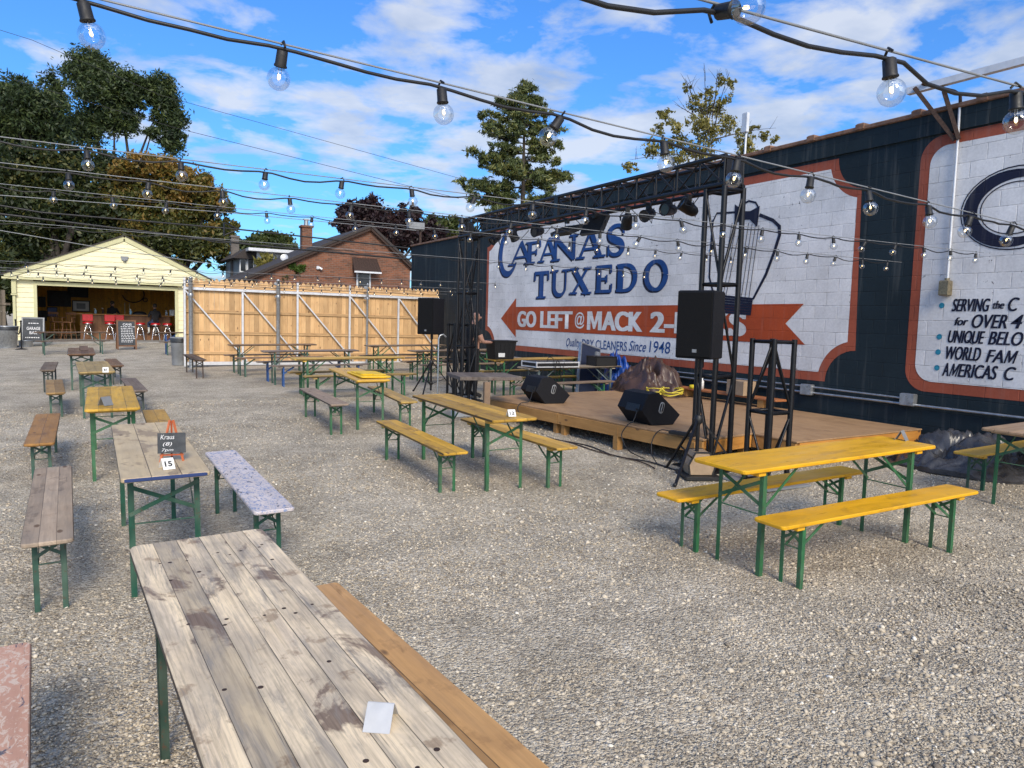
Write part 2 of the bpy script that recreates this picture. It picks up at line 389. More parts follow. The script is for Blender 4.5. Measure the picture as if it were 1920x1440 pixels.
def yard():
    m, nt, b = mat('gravel'); t = N(nt, 'ShaderNodeTexCoord'); co = t.outputs['Object']
    d = NOISE(nt, co, 40, 2); 
    vs = []
    col = None
    big = NOISE(nt, co, .35, 5, .6); mid = NOISE(nt, co, 2.2, 5, .6)
    v1 = N(nt, 'ShaderNodeTexVoronoi'); v1.inputs['Scale'].default_value = 105; L(nt, co, v1.inputs['Vector'])
    v2 = N(nt, 'ShaderNodeTexVoronoi'); v2.inputs['Scale'].default_value = 48; L(nt, co, v2.inputs['Vector'])
    s1 = N(nt, 'ShaderNodeSeparateColor'); L(nt, v1.outputs['Color'], s1.inputs[0])
    s2 = N(nt, 'ShaderNodeSeparateColor'); L(nt, v2.outputs['Color'], s2.inputs[0])
    c = RAMP(nt, s1.outputs[0], [(0, (.24, .20, .15)), (.45, (.47, .405, .305)), (.8, (.59, .52, .40)), (1, (.68, .61, .49))])
    c = MIX(nt, MA(nt, 'GREATER_THAN', s2.outputs[1], .62), c, RAMP(nt, s2.outputs[0], [(0, (.31, .26, .20)), (.6, (.55, .48, .37)), (1, (.68, .61, .49))]))
    c = MIX(nt, 1, c, RAMP(nt, mid.outputs[0], [(.3, .78), (.7, 1.14)]), 'MULTIPLY')
    c = MIX(nt, 1, c, RAMP(nt, NOISE(nt, co, .55, 5, .6).outputs[0], [(.30, .84), (.55, 1.0), (.75, 1.07)]), 'MULTIPLY')
    c = MIX(nt, RAMP(nt, big.outputs[0], [(.35, .3), (.65, 0)]), c, MIX(nt, 1, c, (.74, .75, .80), 'MULTIPLY'))
    c = MIX(nt, RAMP(nt, NOISE(nt, co, .8, 5, .6).outputs[0], [(.66, 0), (.74, .4)]), c, (.10, .085, .07))
    setc(nt, b, c); b.inputs['Roughness'].default_value = .9; b.inputs['Specular IOR Level'].default_value = .12
    h = MA(nt, 'ADD', MA(nt, 'MULTIPLY', v1.outputs['Distance'], -1), MA(nt, 'MULTIPLY', v2.outputs['Distance'], -1.6))
    bump(nt, b, h, .9, .012)
    return m
M['gravel'] = yard()
def stone():
    m, nt, b = mat('stone'); a = N(nt, 'ShaderNodeAttribute', attribute_name='rnd'); 
    c = RAMP(nt, a.outputs['Fac'], [(0, (.19, .16, .125)), (.35, (.42, .355, .265)), (.7, (.57, .495, .38)), (.95, (.65, .58, .465)), (1, (.72, .67, .57))])
    tt = N(nt, 'ShaderNodeTexCoord'); c = MIX(nt, 1, c, RAMP(nt, NOISE(nt, tt.outputs['Object'], .55, 5, .6).outputs[0], [(.30, .84), (.55, 1.0), (.75, 1.07)]), 'MULTIPLY')
    setc(nt, b, c); b.inputs['Roughness'].default_value = .85; b.inputs['Specular IOR Level'].default_value = .2; return m
M['stone'] = stone()
def leaf(name, stops, trans=.35):
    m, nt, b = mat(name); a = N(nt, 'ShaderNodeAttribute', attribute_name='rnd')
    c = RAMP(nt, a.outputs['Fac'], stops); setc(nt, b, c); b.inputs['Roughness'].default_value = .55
    tr = N(nt, 'ShaderNodeBsdfTranslucent'); L(nt, c, tr.inputs[0])
    mx = N(nt, 'ShaderNodeMixShader'); mx.inputs[0].default_value = trans
    L(nt, b.outputs[0], mx.inputs[1]); L(nt, tr.outputs[0], mx.inputs[2]); L(nt, mx.outputs[0], nt.nodes['Material Output'].inputs[0]); return m
M['leaf_locust'] = leaf('locust leaves', [(0, (.018, .032, .014)), (.5, (.045, .072, .024)), (1, (.10, .13, .035))])
M['leaf_dark'] = leaf('dark maple leaves', [(0, (.014, .026, .010)), (.6, (.042, .060, .016)), (1, (.13, .12, .025))])
M['leaf_orange'] = leaf('autumn maple leaves', [(0, (.035, .048, .012)), (.4, (.10, .11, .02)), (.72, (.18, .125, .024)), (1, (.28, .16, .03))])
M['leaf_green'] = leaf('green leaves', [(0, (.03, .05, .012)), (.6, (.075, .10, .025)), (1, (.14, .13, .03))])
M['leaf_sparse'] = leaf('yellow green leaves', [(0, (.075, .075, .018)), (.6, (.22, .20, .045)), (1, (.38, .32, .10))])
M['leaf_purple'] = leaf('purple maple leaves', [(0, (.014, .008, .010)), (.7, (.035, .016, .020)), (1, (.06, .028, .025))])
M['needle'] = leaf('pine needles', [(0, (.035, .055, .02)), (.6, (.10, .125, .035)), (1, (.24, .22, .06))], .2)
M['ivy'] = leaf('ivy', [(0, (.03, .06, .01)), (1, (.09, .15, .02))])
M['bark'] = plain('bark', (.042, .034, .028), .9, 0, .4, 6, .4)
def glass():
    m, nt, b = mat('bulb glass'); nt.nodes.remove(b)
    g = N(nt, 'ShaderNodeBsdfGlossy'); g.inputs['Roughness'].default_value = .02
    tr = N(nt, 'ShaderNodeBsdfTransparent'); tr.inputs[0].default_value = (.93, .95, .96, 1)
    fr = N(nt, 'ShaderNodeLayerWeight'); fr.inputs[0].default_value = .45
    mx = N(nt, 'ShaderNodeMixShader'); L(nt, RAMP(nt, fr.outputs['Fresnel'], [(.0, .025), (.5, .06), (.95, .34)]), mx.inputs[0])
    L(nt, tr.outputs[0], mx.inputs[1]); L(nt, g.outputs[0], mx.inputs[2]); L(nt, mx.outputs[0], nt.nodes['Material Output'].inputs[0]); return m
M['bulb'] = glass()
def emit(name, c, s):
    m, nt, b = mat(name); nt.nodes.remove(b); e = N(nt, 'ShaderNodeEmission'); e.inputs[0].default_value = (*c, 1); e.inputs[1].default_value = s
    L(nt, e.outputs[0], nt.nodes['Material Output'].inputs[0]); return m
M['filament'] = emit('bulb filament', (1, .70, .32), 3.2)
def siding(name, col, rough=.55):
    m, nt, b = mat(name); v = ocoord(nt, rand=False); nz = NOISE(nt, v, 3, 5, .6)
    setc(nt, b, MIX(nt, 1, col, RAMP(nt, nz.outputs[0], [(.3, .9), (.7, 1.05)]), 'MULTIPLY')); b.inputs['Roughness'].default_value = rough; return m
M['yellow_siding'] = siding('pale yellow siding', (.72, .67, .43))
M['cream_trim'] = siding('cream green trim', (.50, .48, .27))
M['white_siding'] = siding('white siding', (.62, .64, .66))
def brickm(name, c1, c2, mort):
    m, nt, b = mat(name); t = N(nt, 'ShaderNodeTexCoord'); sp = N(nt, 'ShaderNodeSeparateXYZ'); L(nt, t.outputs['Object'], sp.inputs[0])
    br = N(nt, 'ShaderNodeTexBrick')
    for k, vv in (('Scale', 1), ('Mortar Size', .007), ('Brick Width', .21), ('Row Height', .075), ('Bias', -.1)): br.inputs[k].default_value = vv
    br.inputs['Color1'].default_value = (*c1, 1); br.inputs['Color2'].default_value = (*c2, 1); br.inputs['Mortar'].default_value = (*mort, 1)
    L(nt, COMB(nt, MA(nt, 'ADD', sp.outputs[0], sp.outputs[1]), sp.outputs[2], 0), br.inputs['Vector'])
    nz = NOISE(nt, t.outputs['Object'], 2.5, 5, .7)
    setc(nt, b, MIX(nt, 1, br.outputs['Color'], RAMP(nt, nz.outputs[0], [(.3, .7), (.7, 1.2)]), 'MULTIPLY')); b.inputs['Roughness'].default_value = .85
    bump(nt, b, br.outputs['Fac'], -.4, .006); return m
M['brick'] = brickm('red brown brick', (.20, .070, .032), (.09, .038, .022), (.15, .115, .09))
M['grey_brick'] = brickm('grey brown brick', (.12, .10, .085), (.08, .07, .06), (.14, .13, .12))
M['shingle'] = plain('dark roof shingle', (.045, .036, .033), .9, 0, .4, 30, .4)
M['terracotta'] = plain('terracotta coping', (.22, .12, .075), .75, 0, .4, 9, .2)
M['asphalt'] = plain('black plastic film', (.035, .036, .040), .35, 0, .3, 10)
M['ochre'] = wood('ochre wall boards', (.66, .33, .035), (.55, .26, .025), seam_w=6, planks=40, rough=.5, stain=.3)
M['dark_int'] = plain('dark interior paint', (.12, .085, .045), .8)
M['counter_wood'] = wood('bar front boards', (.25, .125, .065), (.17, .085, .045), seam_w=5, planks=30)
M['concrete'] = plain('concrete', (.28, .27, .25), .85, 0, .2, 4)
M['cedar'] = wood('cedar pickets', (.65, .43, .22), (.53, .32, .15), seam_w=.273, planks=2, off=.00825, grain=.25, rough=.7)
M['old_fence'] = wood('grey old fence boards', (.19, .16, .13), (.13, .11, .09), seam_w=1.4, planks=10, rough=.85)
M['tarp_brown'] = plain('brown tarpaulin', (.070, .038, .027), .42, 0, .3, 6)
M['tarp_blue'] = plain('blue tarpaulin', (.012, .06, .30), .4, 0, .25, 6)
M['tarp_black'] = plain('black tarpaulin', (.055, .055, .06), .28, 0, .4, 5)
M['card'] = plain('plywood case', (.34, .24, .15), .7)
M['rope'] = plain('yellow cable', (.62, .50, .05), .6, 0, .15)
M['screen'] = plain('glass window', (.02, .025, .03), .12)
# ------------------------------------------------------------------ ground
def ground():
    xs = sorted(set([-400, -200, -100, -60, -30]+[-30+.5*i for i in range(89)]+[14, 30, 60, 120, 400]))
    ys = sorted(set([-300, -100, -40, -20]+[-20+1*i for i in range(63)]+[60, 100, 200, 500]))
    vs = [(x, y, gz(x, y)+(.012*math.sin(x*1.3+y*.7)+.01*math.sin(y*1.9-x*.6) if 0 < y < 42 and -20 < x < 14 else 0)) for y in ys for x in xs]
    n = len(xs); fs = [[j*n+i, j*n+i+1, (j+1)*n+i+1, (j+1)*n+i] for j in range(len(ys)-1) for i in range(n-1)]
    me = bpy.data.meshes.new('ground'); me.from_pydata(vs, [], fs); me.materials.append(M['gravel'])
    me.polygons.foreach_set('use_smooth', [True]*len(fs)); tag(link('ground', me), kind='structure')
ground()
def stones(n):
    ico = np.array([(0,0,1)]+[(math.cos(R(72*i))*.894, math.sin(R(72*i))*.894, .447) for i in range(5)]+[(math.cos(R(72*i+36))*.894, math.sin(R(72*i+36))*.894, -.447) for i in range(5)]+[(0,0,-1)])
    F_ = [(0,1+i,1+(i+1)%5) for i in range(5)]+[(1+i,6+i,1+(i+1)%5) for i in range(5)]+[(1+(i+1)%5,6+i,6+(i+1)%5) for i in range(5)]+[(11,6+(i+1)%5,6+i) for i in range(5)]
    F_ = np.array(F_)
    d = 1.5*(15/1.5)**RNG.random(n); a = YAW+np.radians(RNG.uniform(-43, 43, n))
    x = d*np.sin(a); y = d*np.cos(a)
    keep = x < 9.5; x, y, d = x[keep], y[keep], d[keep]; n = len(x)
    s = np.clip(.0042*np.exp(RNG.normal(0, .40, n)), .0024, .011)*(1+.05*d)
    big = RNG.random(n) < .012*np.clip((x-1.5), 0.3, 3); s[big] = RNG.uniform(.008, .020, big.sum())
    z = GA*np.clip(x, -30, 14)+GB*y+.012*np.sin(x*1.3+y*.7)+.01*np.sin(y*1.9-x*.6)+s*.12
    sc = s[:, None]*np.stack([RNG.uniform(.75, 1.35, n), RNG.uniform(.75, 1.35, n), RNG.uniform(.45, .8, n)], 1)
    v = ico[None]*RNG.uniform(.78, 1.18, (n, 12, 1))*sc[:, None]
    t = RNG.uniform(0, 6.28, n); c, s_ = np.cos(t)[:, None], np.sin(t)[:, None]
    tl = RNG.normal(0, .3, n)[:, None]
    v[..., 2] += v[..., 0]*tl
    vx = v[..., 0]*c-v[..., 1]*s_; vy = v[..., 0]*s_+v[..., 1]*c
    v = np.stack([vx+x[:, None], vy+y[:, None], v[..., 2]+z[:, None]], -1).reshape(-1, 3)
    f = (F_[None]+12*np.arange(n)[:, None, None]).reshape(-1, 3)
    np_mesh('loose_gravel', v, f, np.repeat(np.clip(RNG.normal(.42, .26, n), 0, 1), 20), M['stone'])
def np_mesh(name, v, f, rnd, mt, parent=None):
    me = bpy.data.meshes.new(name); k = f.shape[1]
    me.vertices.add(len(v)); me.vertices.foreach_set('co', v.astype(np.float32).ravel())
    me.loops.add(f.size); me.loops.foreach_set('vertex_index', f.astype(np.int32).ravel())
    me.polygons.add(len(f)); me.polygons.foreach_set('loop_start', np.arange(0, f.size, k, dtype=np.int32))
    me.attributes.new('rnd', 'FLOAT', 'FACE').data.foreach_set('value', rnd.astype(np.float32))
    me.materials.append(mt); me.update(calc_edges=True); return link(name, me, parent)
stones(150000); tag(bpy.data.objects['loose_gravel'], kind='stuff')

# ------------------------------------------------------------------ mural wall
XW = 9.8
wall = thing('mural_wall', 'long dark navy painted block wall with white sign murals and clay coping', 'wall', (0, 0, 0))
Y0, Y1, YE, ZT = -3.0, 19.75, 25.3, 4.775
b = MB(); b.prism([(XW, Y0), (XW+.4, Y0), (XW+.4, Y1), (XW, Y1)], -.2, 4.48)
b.prism([(XW-.035, Y0), (XW+.4, Y0), (XW+.4, Y1), (XW-.035, Y1)], 4.48, ZT-.02)
b.prism([(XW+.003, Y1), (XW+.4, Y1), (XW+.4, YE), (XW+.003, YE)], -.2, 4.38)
b.obj('wall_face', M['navy_block'], wall)
b = MB()
y = Y0
while y < Y1-.01:
    y2 = min(y+.86, Y1)
    b.prism([(XW-.07, y), (XW+.45, y), (XW+.45, y2-.10), (XW-.07, y2-.10)], ZT-.018, ZT+.045, .012)
    b.prism([(XW-.09, y2-.105), (XW+.47, y2-.105), (XW+.47, y2+.03), (XW-.09, y2+.03)], ZT-.02, ZT+.085, .02); y = y2
b.prism([(XW-.05, Y1+.04), (XW+.45, Y1+.04), (XW+.45, YE), (XW-.05, YE)], 4.382, 4.44, .01)
b.obj('coping', M['terracotta'], wall)
def wallpoly(pts, off, name, mt, parent, holes=False):
    """filled outline on the wall face: pts are (y,z)"""
    me = bpy.data.meshes.new(name)
    me.from_pydata([(XW-off, p[0], p[1]) for p in pts], [], [list(range(len(pts)))])
    me.materials.append(mt); me.update()
    return link(name, me, parent)
def face_x(o):
    me = o.data
    for p in me.polygons:
        if p.normal.x > 0: p.flip()
def arc(cy, cz, r, a0, a1, n=10): return [(cy+r*math.cos(R(a0+(a1-a0)*i/n)), cz+r*math.sin(R(a0+(a1-a0)*i/n))) for i in range(n+1)]
def scallop(yr, yl, zb, zt, r):        # y grows to the left of the picture
    return ([(yr, zb+r)]+arc(yr, zb, r, 90, 0)[1:]+[(yl-r, zb)]+arc(yl, zb, r, 180, 90)[1:]+[(yl, zt-r)]+arc(yl, zt, r, 270, 180)[1:]+[(yr+r, zt)]+arc(yr, zt, r, 0, -90)[1:-1])
p1o = scallop(7.16, 19.3, 1.05, 4.43, .50)
def scallop_in(yr, yl, zb, zt, r, w):
    yr2, yl2, zb2, zt2 = yr+w, yl-w, zb+w, zt-w; rr = r+w
    k = math.degrees(math.asin(w/rr))
    return (arc(yr, zb, rr, 90-k, k)+arc(yl, zb, rr, 180-k, 90+k)+arc(yl, zt, rr, 270-k, 180+k)+arc(yr, zt, rr, -k, -90+k))
for nm, po, pi in (('a', p1o, scallop_in(7.16, 19.3, 1.05, 4.43, .50, .14)), ('b', None, None)):
    if po is None:
        yr, yl, zb, zt, r, w = 1.2, 6.36, 1.05, 4.46, .30, .14
        def rr_(yr, yl, zb, zt, r): return arc(yr+r, zb+r, r, 180, 270)+arc(yl-r, zb+r, r, 270, 360)+arc(yl-r, zt-r, r, 0, 90)+arc(yr+r, zt-r, r, 90, 180)
        po, pi = rr_(yr, yl, zb, zt, r), rr_(yr+w, yl-w, zb+w, zt-w, r-.06)
    face_x(wallpoly(po, .004, 'sign_border', M['border_block'], wall)); face_x(wallpoly(pi, .008, 'sign_panel', M['white_block'], wall))
# arrow banner
ar = [(18.34, 1.90), (17.50, 2.46), (17.50, 2.22), (8.13, 2.25), (8.47, 1.93), (8.06, 1.60), (17.48, 1.61), (17.46, 1.40)]
aro = [(18.46, 1.90), (17.47, 2.53), (17.47, 2.26), (8.06, 2.28), (8.40, 1.93), (8.0, 1.565), (17.44, 1.575), (17.43, 1.33)]
ar = wallpoly(ar, .013, 'arrow_banner', M['red_block'], wall); face_x(ar)
def ytext(txt, yl, yr, zb, zt, off, name, mt, bold=0, shear=0, parent=None, fit=True):
    if 'Q' in txt:        # the tail of the Q is a brush stroke of its own
        i = txt.index('Q'); w = (yr-yl)/len(txt); h = zt-zb
        y = yl+w*(i+.62); f = wallpoly([(y-.0, zb+.28*h), (y+.03, zb+.25*h), (y+w*.75, zb-.10*h), (y+w*.75+.03, zb-.02*h)], off+.0006, name, mt, wall); face_x(f); txt = txt.replace('Q', 'O')
    return ytext0(txt, yl, yr, zb, zt, off, name, mt, bold, shear, parent, fit)
def ytext0(txt, yl, yr, zb, zt, off, name, mt, bold=0, shear=0, parent=None, fit=True):
    cu = bpy.data.curves.new(name, 'FONT'); cu.body = txt; cu.size = 1; cu.offset = bold; cu.shear = shear; cu.resolution_u = 6
    to = bpy.data.objects.new(name, cu); COL.objects.link(to)
    bpy.context.view_layer.update()
    me = bpy.data.meshes.new_from_object(to.evaluated_get(bpy.context.evaluated_depsgraph_get()))
    bpy.data.objects.remove(to); bpy.data.curves.remove(cu)
    co = np.empty(len(me.vertices)*3); me.vertices.foreach_get('co', co); co = co.reshape(-1, 3)
    lo, hi = co.min(0), co.max(0)
    u = (co[:, 0]-lo[0])/(hi[0]-lo[0]); v = (co[:, 1]-lo[1])/(hi[1]-lo[1])
    out = np.stack([np.full(len(u), XW-off), yl+(yr-yl)*u, zb+(zt-zb)*v], 1)
    me.vertices.foreach_set('co', out.ravel()); me.materials.clear(); me.materials.append(mt); me.update()
    o = link(name, me, parent if parent is not None else wall); face_x(o); return o
def brush_m(yl, yr, zb, zt, off, name, mt, t=.24, shear=0):
    q = [(0, 0), (0, 1), (1.35*t, 1), (.5, .42), (1-1.35*t, 1), (1, 1), (1, 0), (1-t, 0), (1-t, .60), (.56, .06), (.44, .06), (t, .60), (t, 0)]
    f = wallpoly([(yl+(yr-yl)*u-shear*(zt-zb)*v, zb+(zt-zb)*v) for u, v in q], off, name, mt, wall); face_x(f)
def textmesh(txt, mt, w, h, bold=0, shear=0, name='lettering', align='fit'):
    """flat lettering in the XY plane centred on the origin"""
    cu = bpy.data.curves.new(name, 'FONT'); cu.body = txt; cu.size = 1; cu.offset = bold; cu.shear = shear; cu.resolution_u = 3; cu.align_x = 'CENTER'
    to = bpy.data.objects.new(name, cu); COL.objects.link(to); bpy.context.view_layer.update()
    me = bpy.data.meshes.new_from_object(to.evaluated_get(bpy.context.evaluated_depsgraph_get()))
    bpy.data.objects.remove(to); bpy.data.curves.remove(cu)
    co = np.empty(len(me.vertices)*3); me.vertices.foreach_get('co', co); co = co.reshape(-1, 3)
    lo, hi = co.min(0), co.max(0); k = (co-(lo+hi)/2)/np.maximum(hi-lo, 1e-6)*np.array([w, h, 0])
    me.vertices.foreach_set('co', k.ravel()); me.materials.clear(); me.materials.append(mt); me.update(); return me
for t, xl, xr in (('GO', 972, 1005.5), ('LEFT', 1015, 1073), ('ACK', 1131, 1205), ('2-BLKS', 1222, 1399)):
    ytext(t, atX(xl, 600, XW).y, atX(xr, 600, XW).y, 1.69, 2.11, .017, 'arrow_lettering', M['cream_block'], .018)
    for q in (-.03, -.01, .01, .03): ytext(t, atX(xl, 600, XW).y+q, atX(xr, 600, XW).y+q, 1.69, 2.11, .0172+q*.01, 'arrow_lettering', M['cream_block'], .018)
brush_m(atX(1102, 600, XW).y, atX(1129.5, 600, XW).y, 1.69, 2.11, .017, 'arrow_lettering', M['cream_block'])
ytext('@', atX(1079, 600, XW).y, atX(1097, 600, XW).y, 1.71, 2.09, .017, 'arrow_lettering', M['cream_block'], .012)
ytext('Quality', 14.98, 14.36, 1.22, 1.47, .013, 'small_lettering', M['blue_block'], .006, .35)
ytext('DRY CLEANERS', 14.30, 12.62, 1.27, 1.47, .013, 'small_lettering', M['blue_block'], .006)
ytext('Since', 12.55, 11.98, 1.285, 1.50, .013, 'small_lettering', M['blue_block'], .006, .35)
ytext('1948', 11.88, 11.24, 1.285, 1.52, .013, 'small_lettering', M['blue_block'], .004, .08)
# slab lettering built stroke by stroke: unit box x 0..1 (left to right), y 0..1
TK, TN = .27, .13
def sf(x, y, w=.36): return ([(x-w/2, y), (x+w/2, y)], .085)
GL = {
 'A': [([(.10, .03), (.5, .97)], .13), ([(.48, .97), (.86, .03)], .26), ([(.25, .33), (.75, .33)], .09), sf(.12, .04, .34), sf(.84, .04, .44)],
 'F': [([(.27, .03), (.27, .97)], .27), ([(.1, .94), (.97, .94)], .12), ([(.93, .98), (.95, .70)], .12), ([(.3, .5), (.72, .5)], .11), ([(.70, .64), (.70, .36)], .10), sf(.27, .04, .54), sf(.2, .955, .4)],
 'N': [([(.15, .03), (.15, .97)], .12), ([(.13, .95), (.86, .05)], .25), ([(.86, .0), (.86, .97)], .12), sf(.15, .04, .34), sf(.12, .955, .34), sf(.86, .955, .34)],
 'T': [([(.5, .03), (.5, .97)], .30), ([(.03, .93), (.97, .93)], .14), ([(.07, .98), (.05, .66)], .12), ([(.93, .98), (.95, .66)], .12), sf(.5, .04, .62)],
 'U': [([(.2, .97), (.2, .38), (.24, .20), (.36, .08), (.5, .05), (.64, .08), (.76, .2), (.8, .38), (.8, .97)], [.26, .26, .24, .2, .16, .14, .12, .12, .12]), sf(.2, .955, .42), sf(.8, .955, .38)],
 'X': [([(.17, .97), (.83, .03)], .28), ([(.83, .97), (.17, .03)], .13), sf(.2, .955, .44), sf(.82, .955, .36), sf(.18, .04, .36), sf(.8, .04, .44)],
 'E': [([(.27, .03), (.27, .97)], .27), ([(.1, .94), (.93, .94)], .12), ([(.91, .98), (.92, .70)], .12), ([(.3, .5), (.7, .5)], .11), ([(.69, .64), (.69, .36)], .10), ([(.1, .06), (.95, .06)], .12), ([(.93, .03), (.96, .32)], .12)],
 'D': [([(.25, .03), (.25, .97)], .27), ([(.08, .94), (.45, .95), (.70, .87), (.84, .68), (.87, .5), (.84, .32), (.70, .13), (.45, .05), (.08, .06)], [.11, .12, .18, .25, .27, .25, .18, .12, .11])],
 'O': [([(.5+.36*math.cos(R(a)), .5+.44*math.sin(R(a))) for a in range(0, 361, 15)], [.11+.15*abs(math.cos(R(a))) for a in range(0, 361, 15)])],
 'S': [([(.84, .98), (.86, .66)], .11), ([(.83, .80), (.70, .93), (.5, .955), (.28, .90), (.17, .76), (.22, .61), (.45, .51), (.70, .42), (.82, .27), (.75, .12), (.52, .045), (.28, .08), (.14, .22)], [.08, .12, .13, .18, .25, .27, .27, .28, .26, .20, .13, .12, .08]), ([(.13, .02), (.12, .36)], .11)],
 'c': [([(.92, .90), (.70, .985), (.42, .93), (.20, .74), (.10, .48), (.14, .26), (.32, .09), (.58, .05), (.82, .13), (1.0, .28)], [.08, .10, .15, .20, .22, .22, .2, .16, .12, .06]), ([(.94, .98), (.93, .76)], .09)],
}
def glyph(ch, yl, yr, zb, zt, z1):
    wdt = yl-yr; hgt = zt-zb; asp = hgt/wdt
    for pas, (dy, dz, off, mt, ext) in enumerate(((.05, -.028, .011, M['ink_block'], 1.03), (0, 0, .016, M['blue_block'], .92))):
        bm = MB()
        for k, (pts, w) in enumerate(GL[ch]):
            q = [Vector((p[0]*wdt, p[1]*hgt)) for p in pts]
            sc = min(wdt, hgt)*ext
            if len(q) == 2:
                d = q[1]-q[0]
                if abs(d.x) < 1e-6 or abs(d.y) < 1e-6: sc = (wdt if abs(d.x) < 1e-6 else hgt)*ext
            # resample
            ww = [x*sc for x in w] if isinstance(w, list) else [w*sc]*len(q)
            if len(q) > 3:
                qq = []; w2 = []
                for i in range(len(q)-1):
                    p0, pa, pb, p3 = q[max(i-1, 0)], q[i], q[i+1], q[min(i+2, len(q)-1)]
                    for j in range(5):
                        t = j/5; qq.append(.5*((2*pa)+(pb-p0)*t+(2*p0-5*pa+4*pb-p3)*t*t+(3*pa-p0-3*pb+p3)*t**3)); w2.append(ww[i]*(1-t)+ww[i+1]*t)
                qq.append(q[-1]); w2.append(ww[-1]); q, ww = qq, w2
            s0 = len(bm.v); bm.ribbon(q, ww, 0)
            for i in range(s0, len(bm.v)):
                X_, Y_, _ = bm.v[i]; bm.v[i] = (XW-off-.0004*k, yl-X_+dy, zb+Y_+dz)
        o = bm.obj('letter_shadow' if pas == 0 else 'letter', mt, wall); face_x(o)
for a in (('c', 18.55, 17.55, 3.06, 4.32), ('A', 17.92, 16.64, 3.33, 3.95), ('F', 17.05, 16.27, 3.335, 3.90), ('A', 16.37, 15.43, 3.335, 3.93), ('N', 15.75, 14.62, 3.33, 3.92), ('A', 14.62, 13.57, 3.32, 3.97), ('S', 13.50, 12.78, 3.31, 3.99),
          ('T', 16.57, 15.84, 2.43, 3.12), ('U', 15.77, 14.92, 2.47, 3.12), ('X', 14.90, 14.02, 2.51, 3.13), ('E', 13.91, 13.22, 2.52, 3.14), ('D', 13.14, 12.33, 2.53, 3.13), ('O', 12.18, 11.36, 2.52, 3.16)):
    glyph(*a, 0)
# bow tie figure
def wl(px, py): p = atX(px, py, XW); return (p.y, p.z)
def wstroke(bm, pxs, w, off):
    s0 = len(bm.v); q = [wl(*p) for p in pxs]; bm.ribbon([(-a, b_) for a, b_ in q], w, 0)
    for i in range(s0, len(bm.v)): X_, Y_, _ = bm.v[i]; bm.v[i] = (XW-off, -X_, Y_)
bm = MB()
for i, (ps, w) in enumerate([([(1338, 415), (1345, 400), (1380, 398)], .05), ([(1338, 412), (1333, 470), (1331, 520), (1338, 548)], .06), ([(1425, 403), (1450, 413), (1463, 425)], .08), ([(1462, 423), (1463, 440), (1452, 475), (1437, 515), (1413, 561)], [.10, .09, .08, .08, .06]), ([(1392, 384), (1405, 377), (1418, 380), (1424, 391)], .05)]+[([(1396+8*k-22, 418+2*k), (1396+8*k-44-3*k, 552+2*k)], .018) for k in range(3)]+[([(1405+6.5*k, 418+1.5*k), (1384+7*k, 556+2*k)], .018) for k in range(4)]):
    wstroke(bm, ps, [x*.72 for x in w] if isinstance(w, list) else w*.72, .013+.0005*i)
for k in range(7): wstroke(bm, [(1354, 555+5*k), (1413-.6*k, 561+4.7*k)], .042, .0175+.0004*k)
bt = [wl(*p) for p in ((1379, 383), (1397, 396), (1408, 396), (1426, 386), (1421, 426), (1407, 412), (1397, 412), (1378, 419))]
face_x(bm.obj('tuxedo_drawing', M['ink_block'], wall)); face_x(wallpoly(bt, .0168, 'bow_tie', M['ink_block'], wall))
# right panel: big C and list
cy, cz = 5.10, 3.40
bm = MB()
def carc(r0, w, a0, a1, n=26, off=.013, sq=.98):
    s0 = len(bm.v); bm.ribbon([(-(cy)+r0*math.cos(R(a0+(a1-a0)*i/n))*1.22, cz+r0*math.sin(R(a0+(a1-a0)*i/n))*.94) for i in range(n+1)], w, 0)
    for i in range(s0, len(bm.v)): X_, Y_, _ = bm.v[i]; bm.v[i] = (XW-off, -X_, Y_)
carc(.44, [.05+.13*math.sin(math.pi*i/26) for i in range(27)], 50, 318)
carc(.535, .016, 48, 320, off=.0135); carc(.335, .014, 60, 305, off=.014)
face_x(bm.obj('big_letter', M['ink_block'], wall))
for t, yl, yr, zb, zt in (('SERVING', 5.77, 5.30, 2.135, 2.30), ('the', 5.26, 5.13, 2.17, 2.27), ('C', 5.08, 4.96, 2.14, 2.31), ('for', 5.72, 5.55, 1.955, 2.06), ('OVER', 5.50, 5.08, 1.925, 2.10), ('4', 5.03, 4.90, 1.93, 2.10), ('UNIQUE', 5.79, 5.33, 1.725, 1.89), ('BELO', 5.28, 4.88, 1.72, 1.89), ('WORLD', 5.80, 5.36, 1.505, 1.68), ('FA', 5.29, 5.09, 1.50, 1.66), ('A', 5.83, 5.755, 1.285, 1.46), ('ERICAS', 5.625, 5.14, 1.285, 1.46), ('C', 5.06, 4.93, 1.29, 1.46)):
    for q in (-.006, .006): ytext(t, yl+q, yr+q, zb, zt, .0135+q*.05, 'list_lettering', M['ink_block'], .003, .28)
for a in ((5.08, 4.96, 1.50, 1.66), (5.745, 5.65, 1.285, 1.455)): brush_m(*a, .0135, 'list_lettering', M['ink_block'], .17, .28)
for z in (2.215, 1.80, 1.595, 1.385): face_x(wallpoly(arc(5.91, z, .037, 0, 345, 23), .013, 'bullet_dot', M['ltblue_block'], wall))
b = MB(); b.tube([(XW-.04, 22, .87), (XW-.04, 1, .85)], .018)
b.tube([(XW-.04, 11.3, .95), (XW-.04, 8.02, .95), (XW-.04, 6.15, .93)], .014)
for yy, zc in ((7.93, .90), (6.25, .92)): b.box((XW-.055, yy, zc), (.09, .20, .17), .01)
tag(b.obj('conduit', M['galv']), 'grey electrical conduit with two junction boxes along foot of navy wall', 'conduit')
b = MB(); b.tube([(XW-.04, 5.862, 4.86), (XW-.04, 5.852, 4.30), (XW-.04, 5.845, 2.52)], .018)
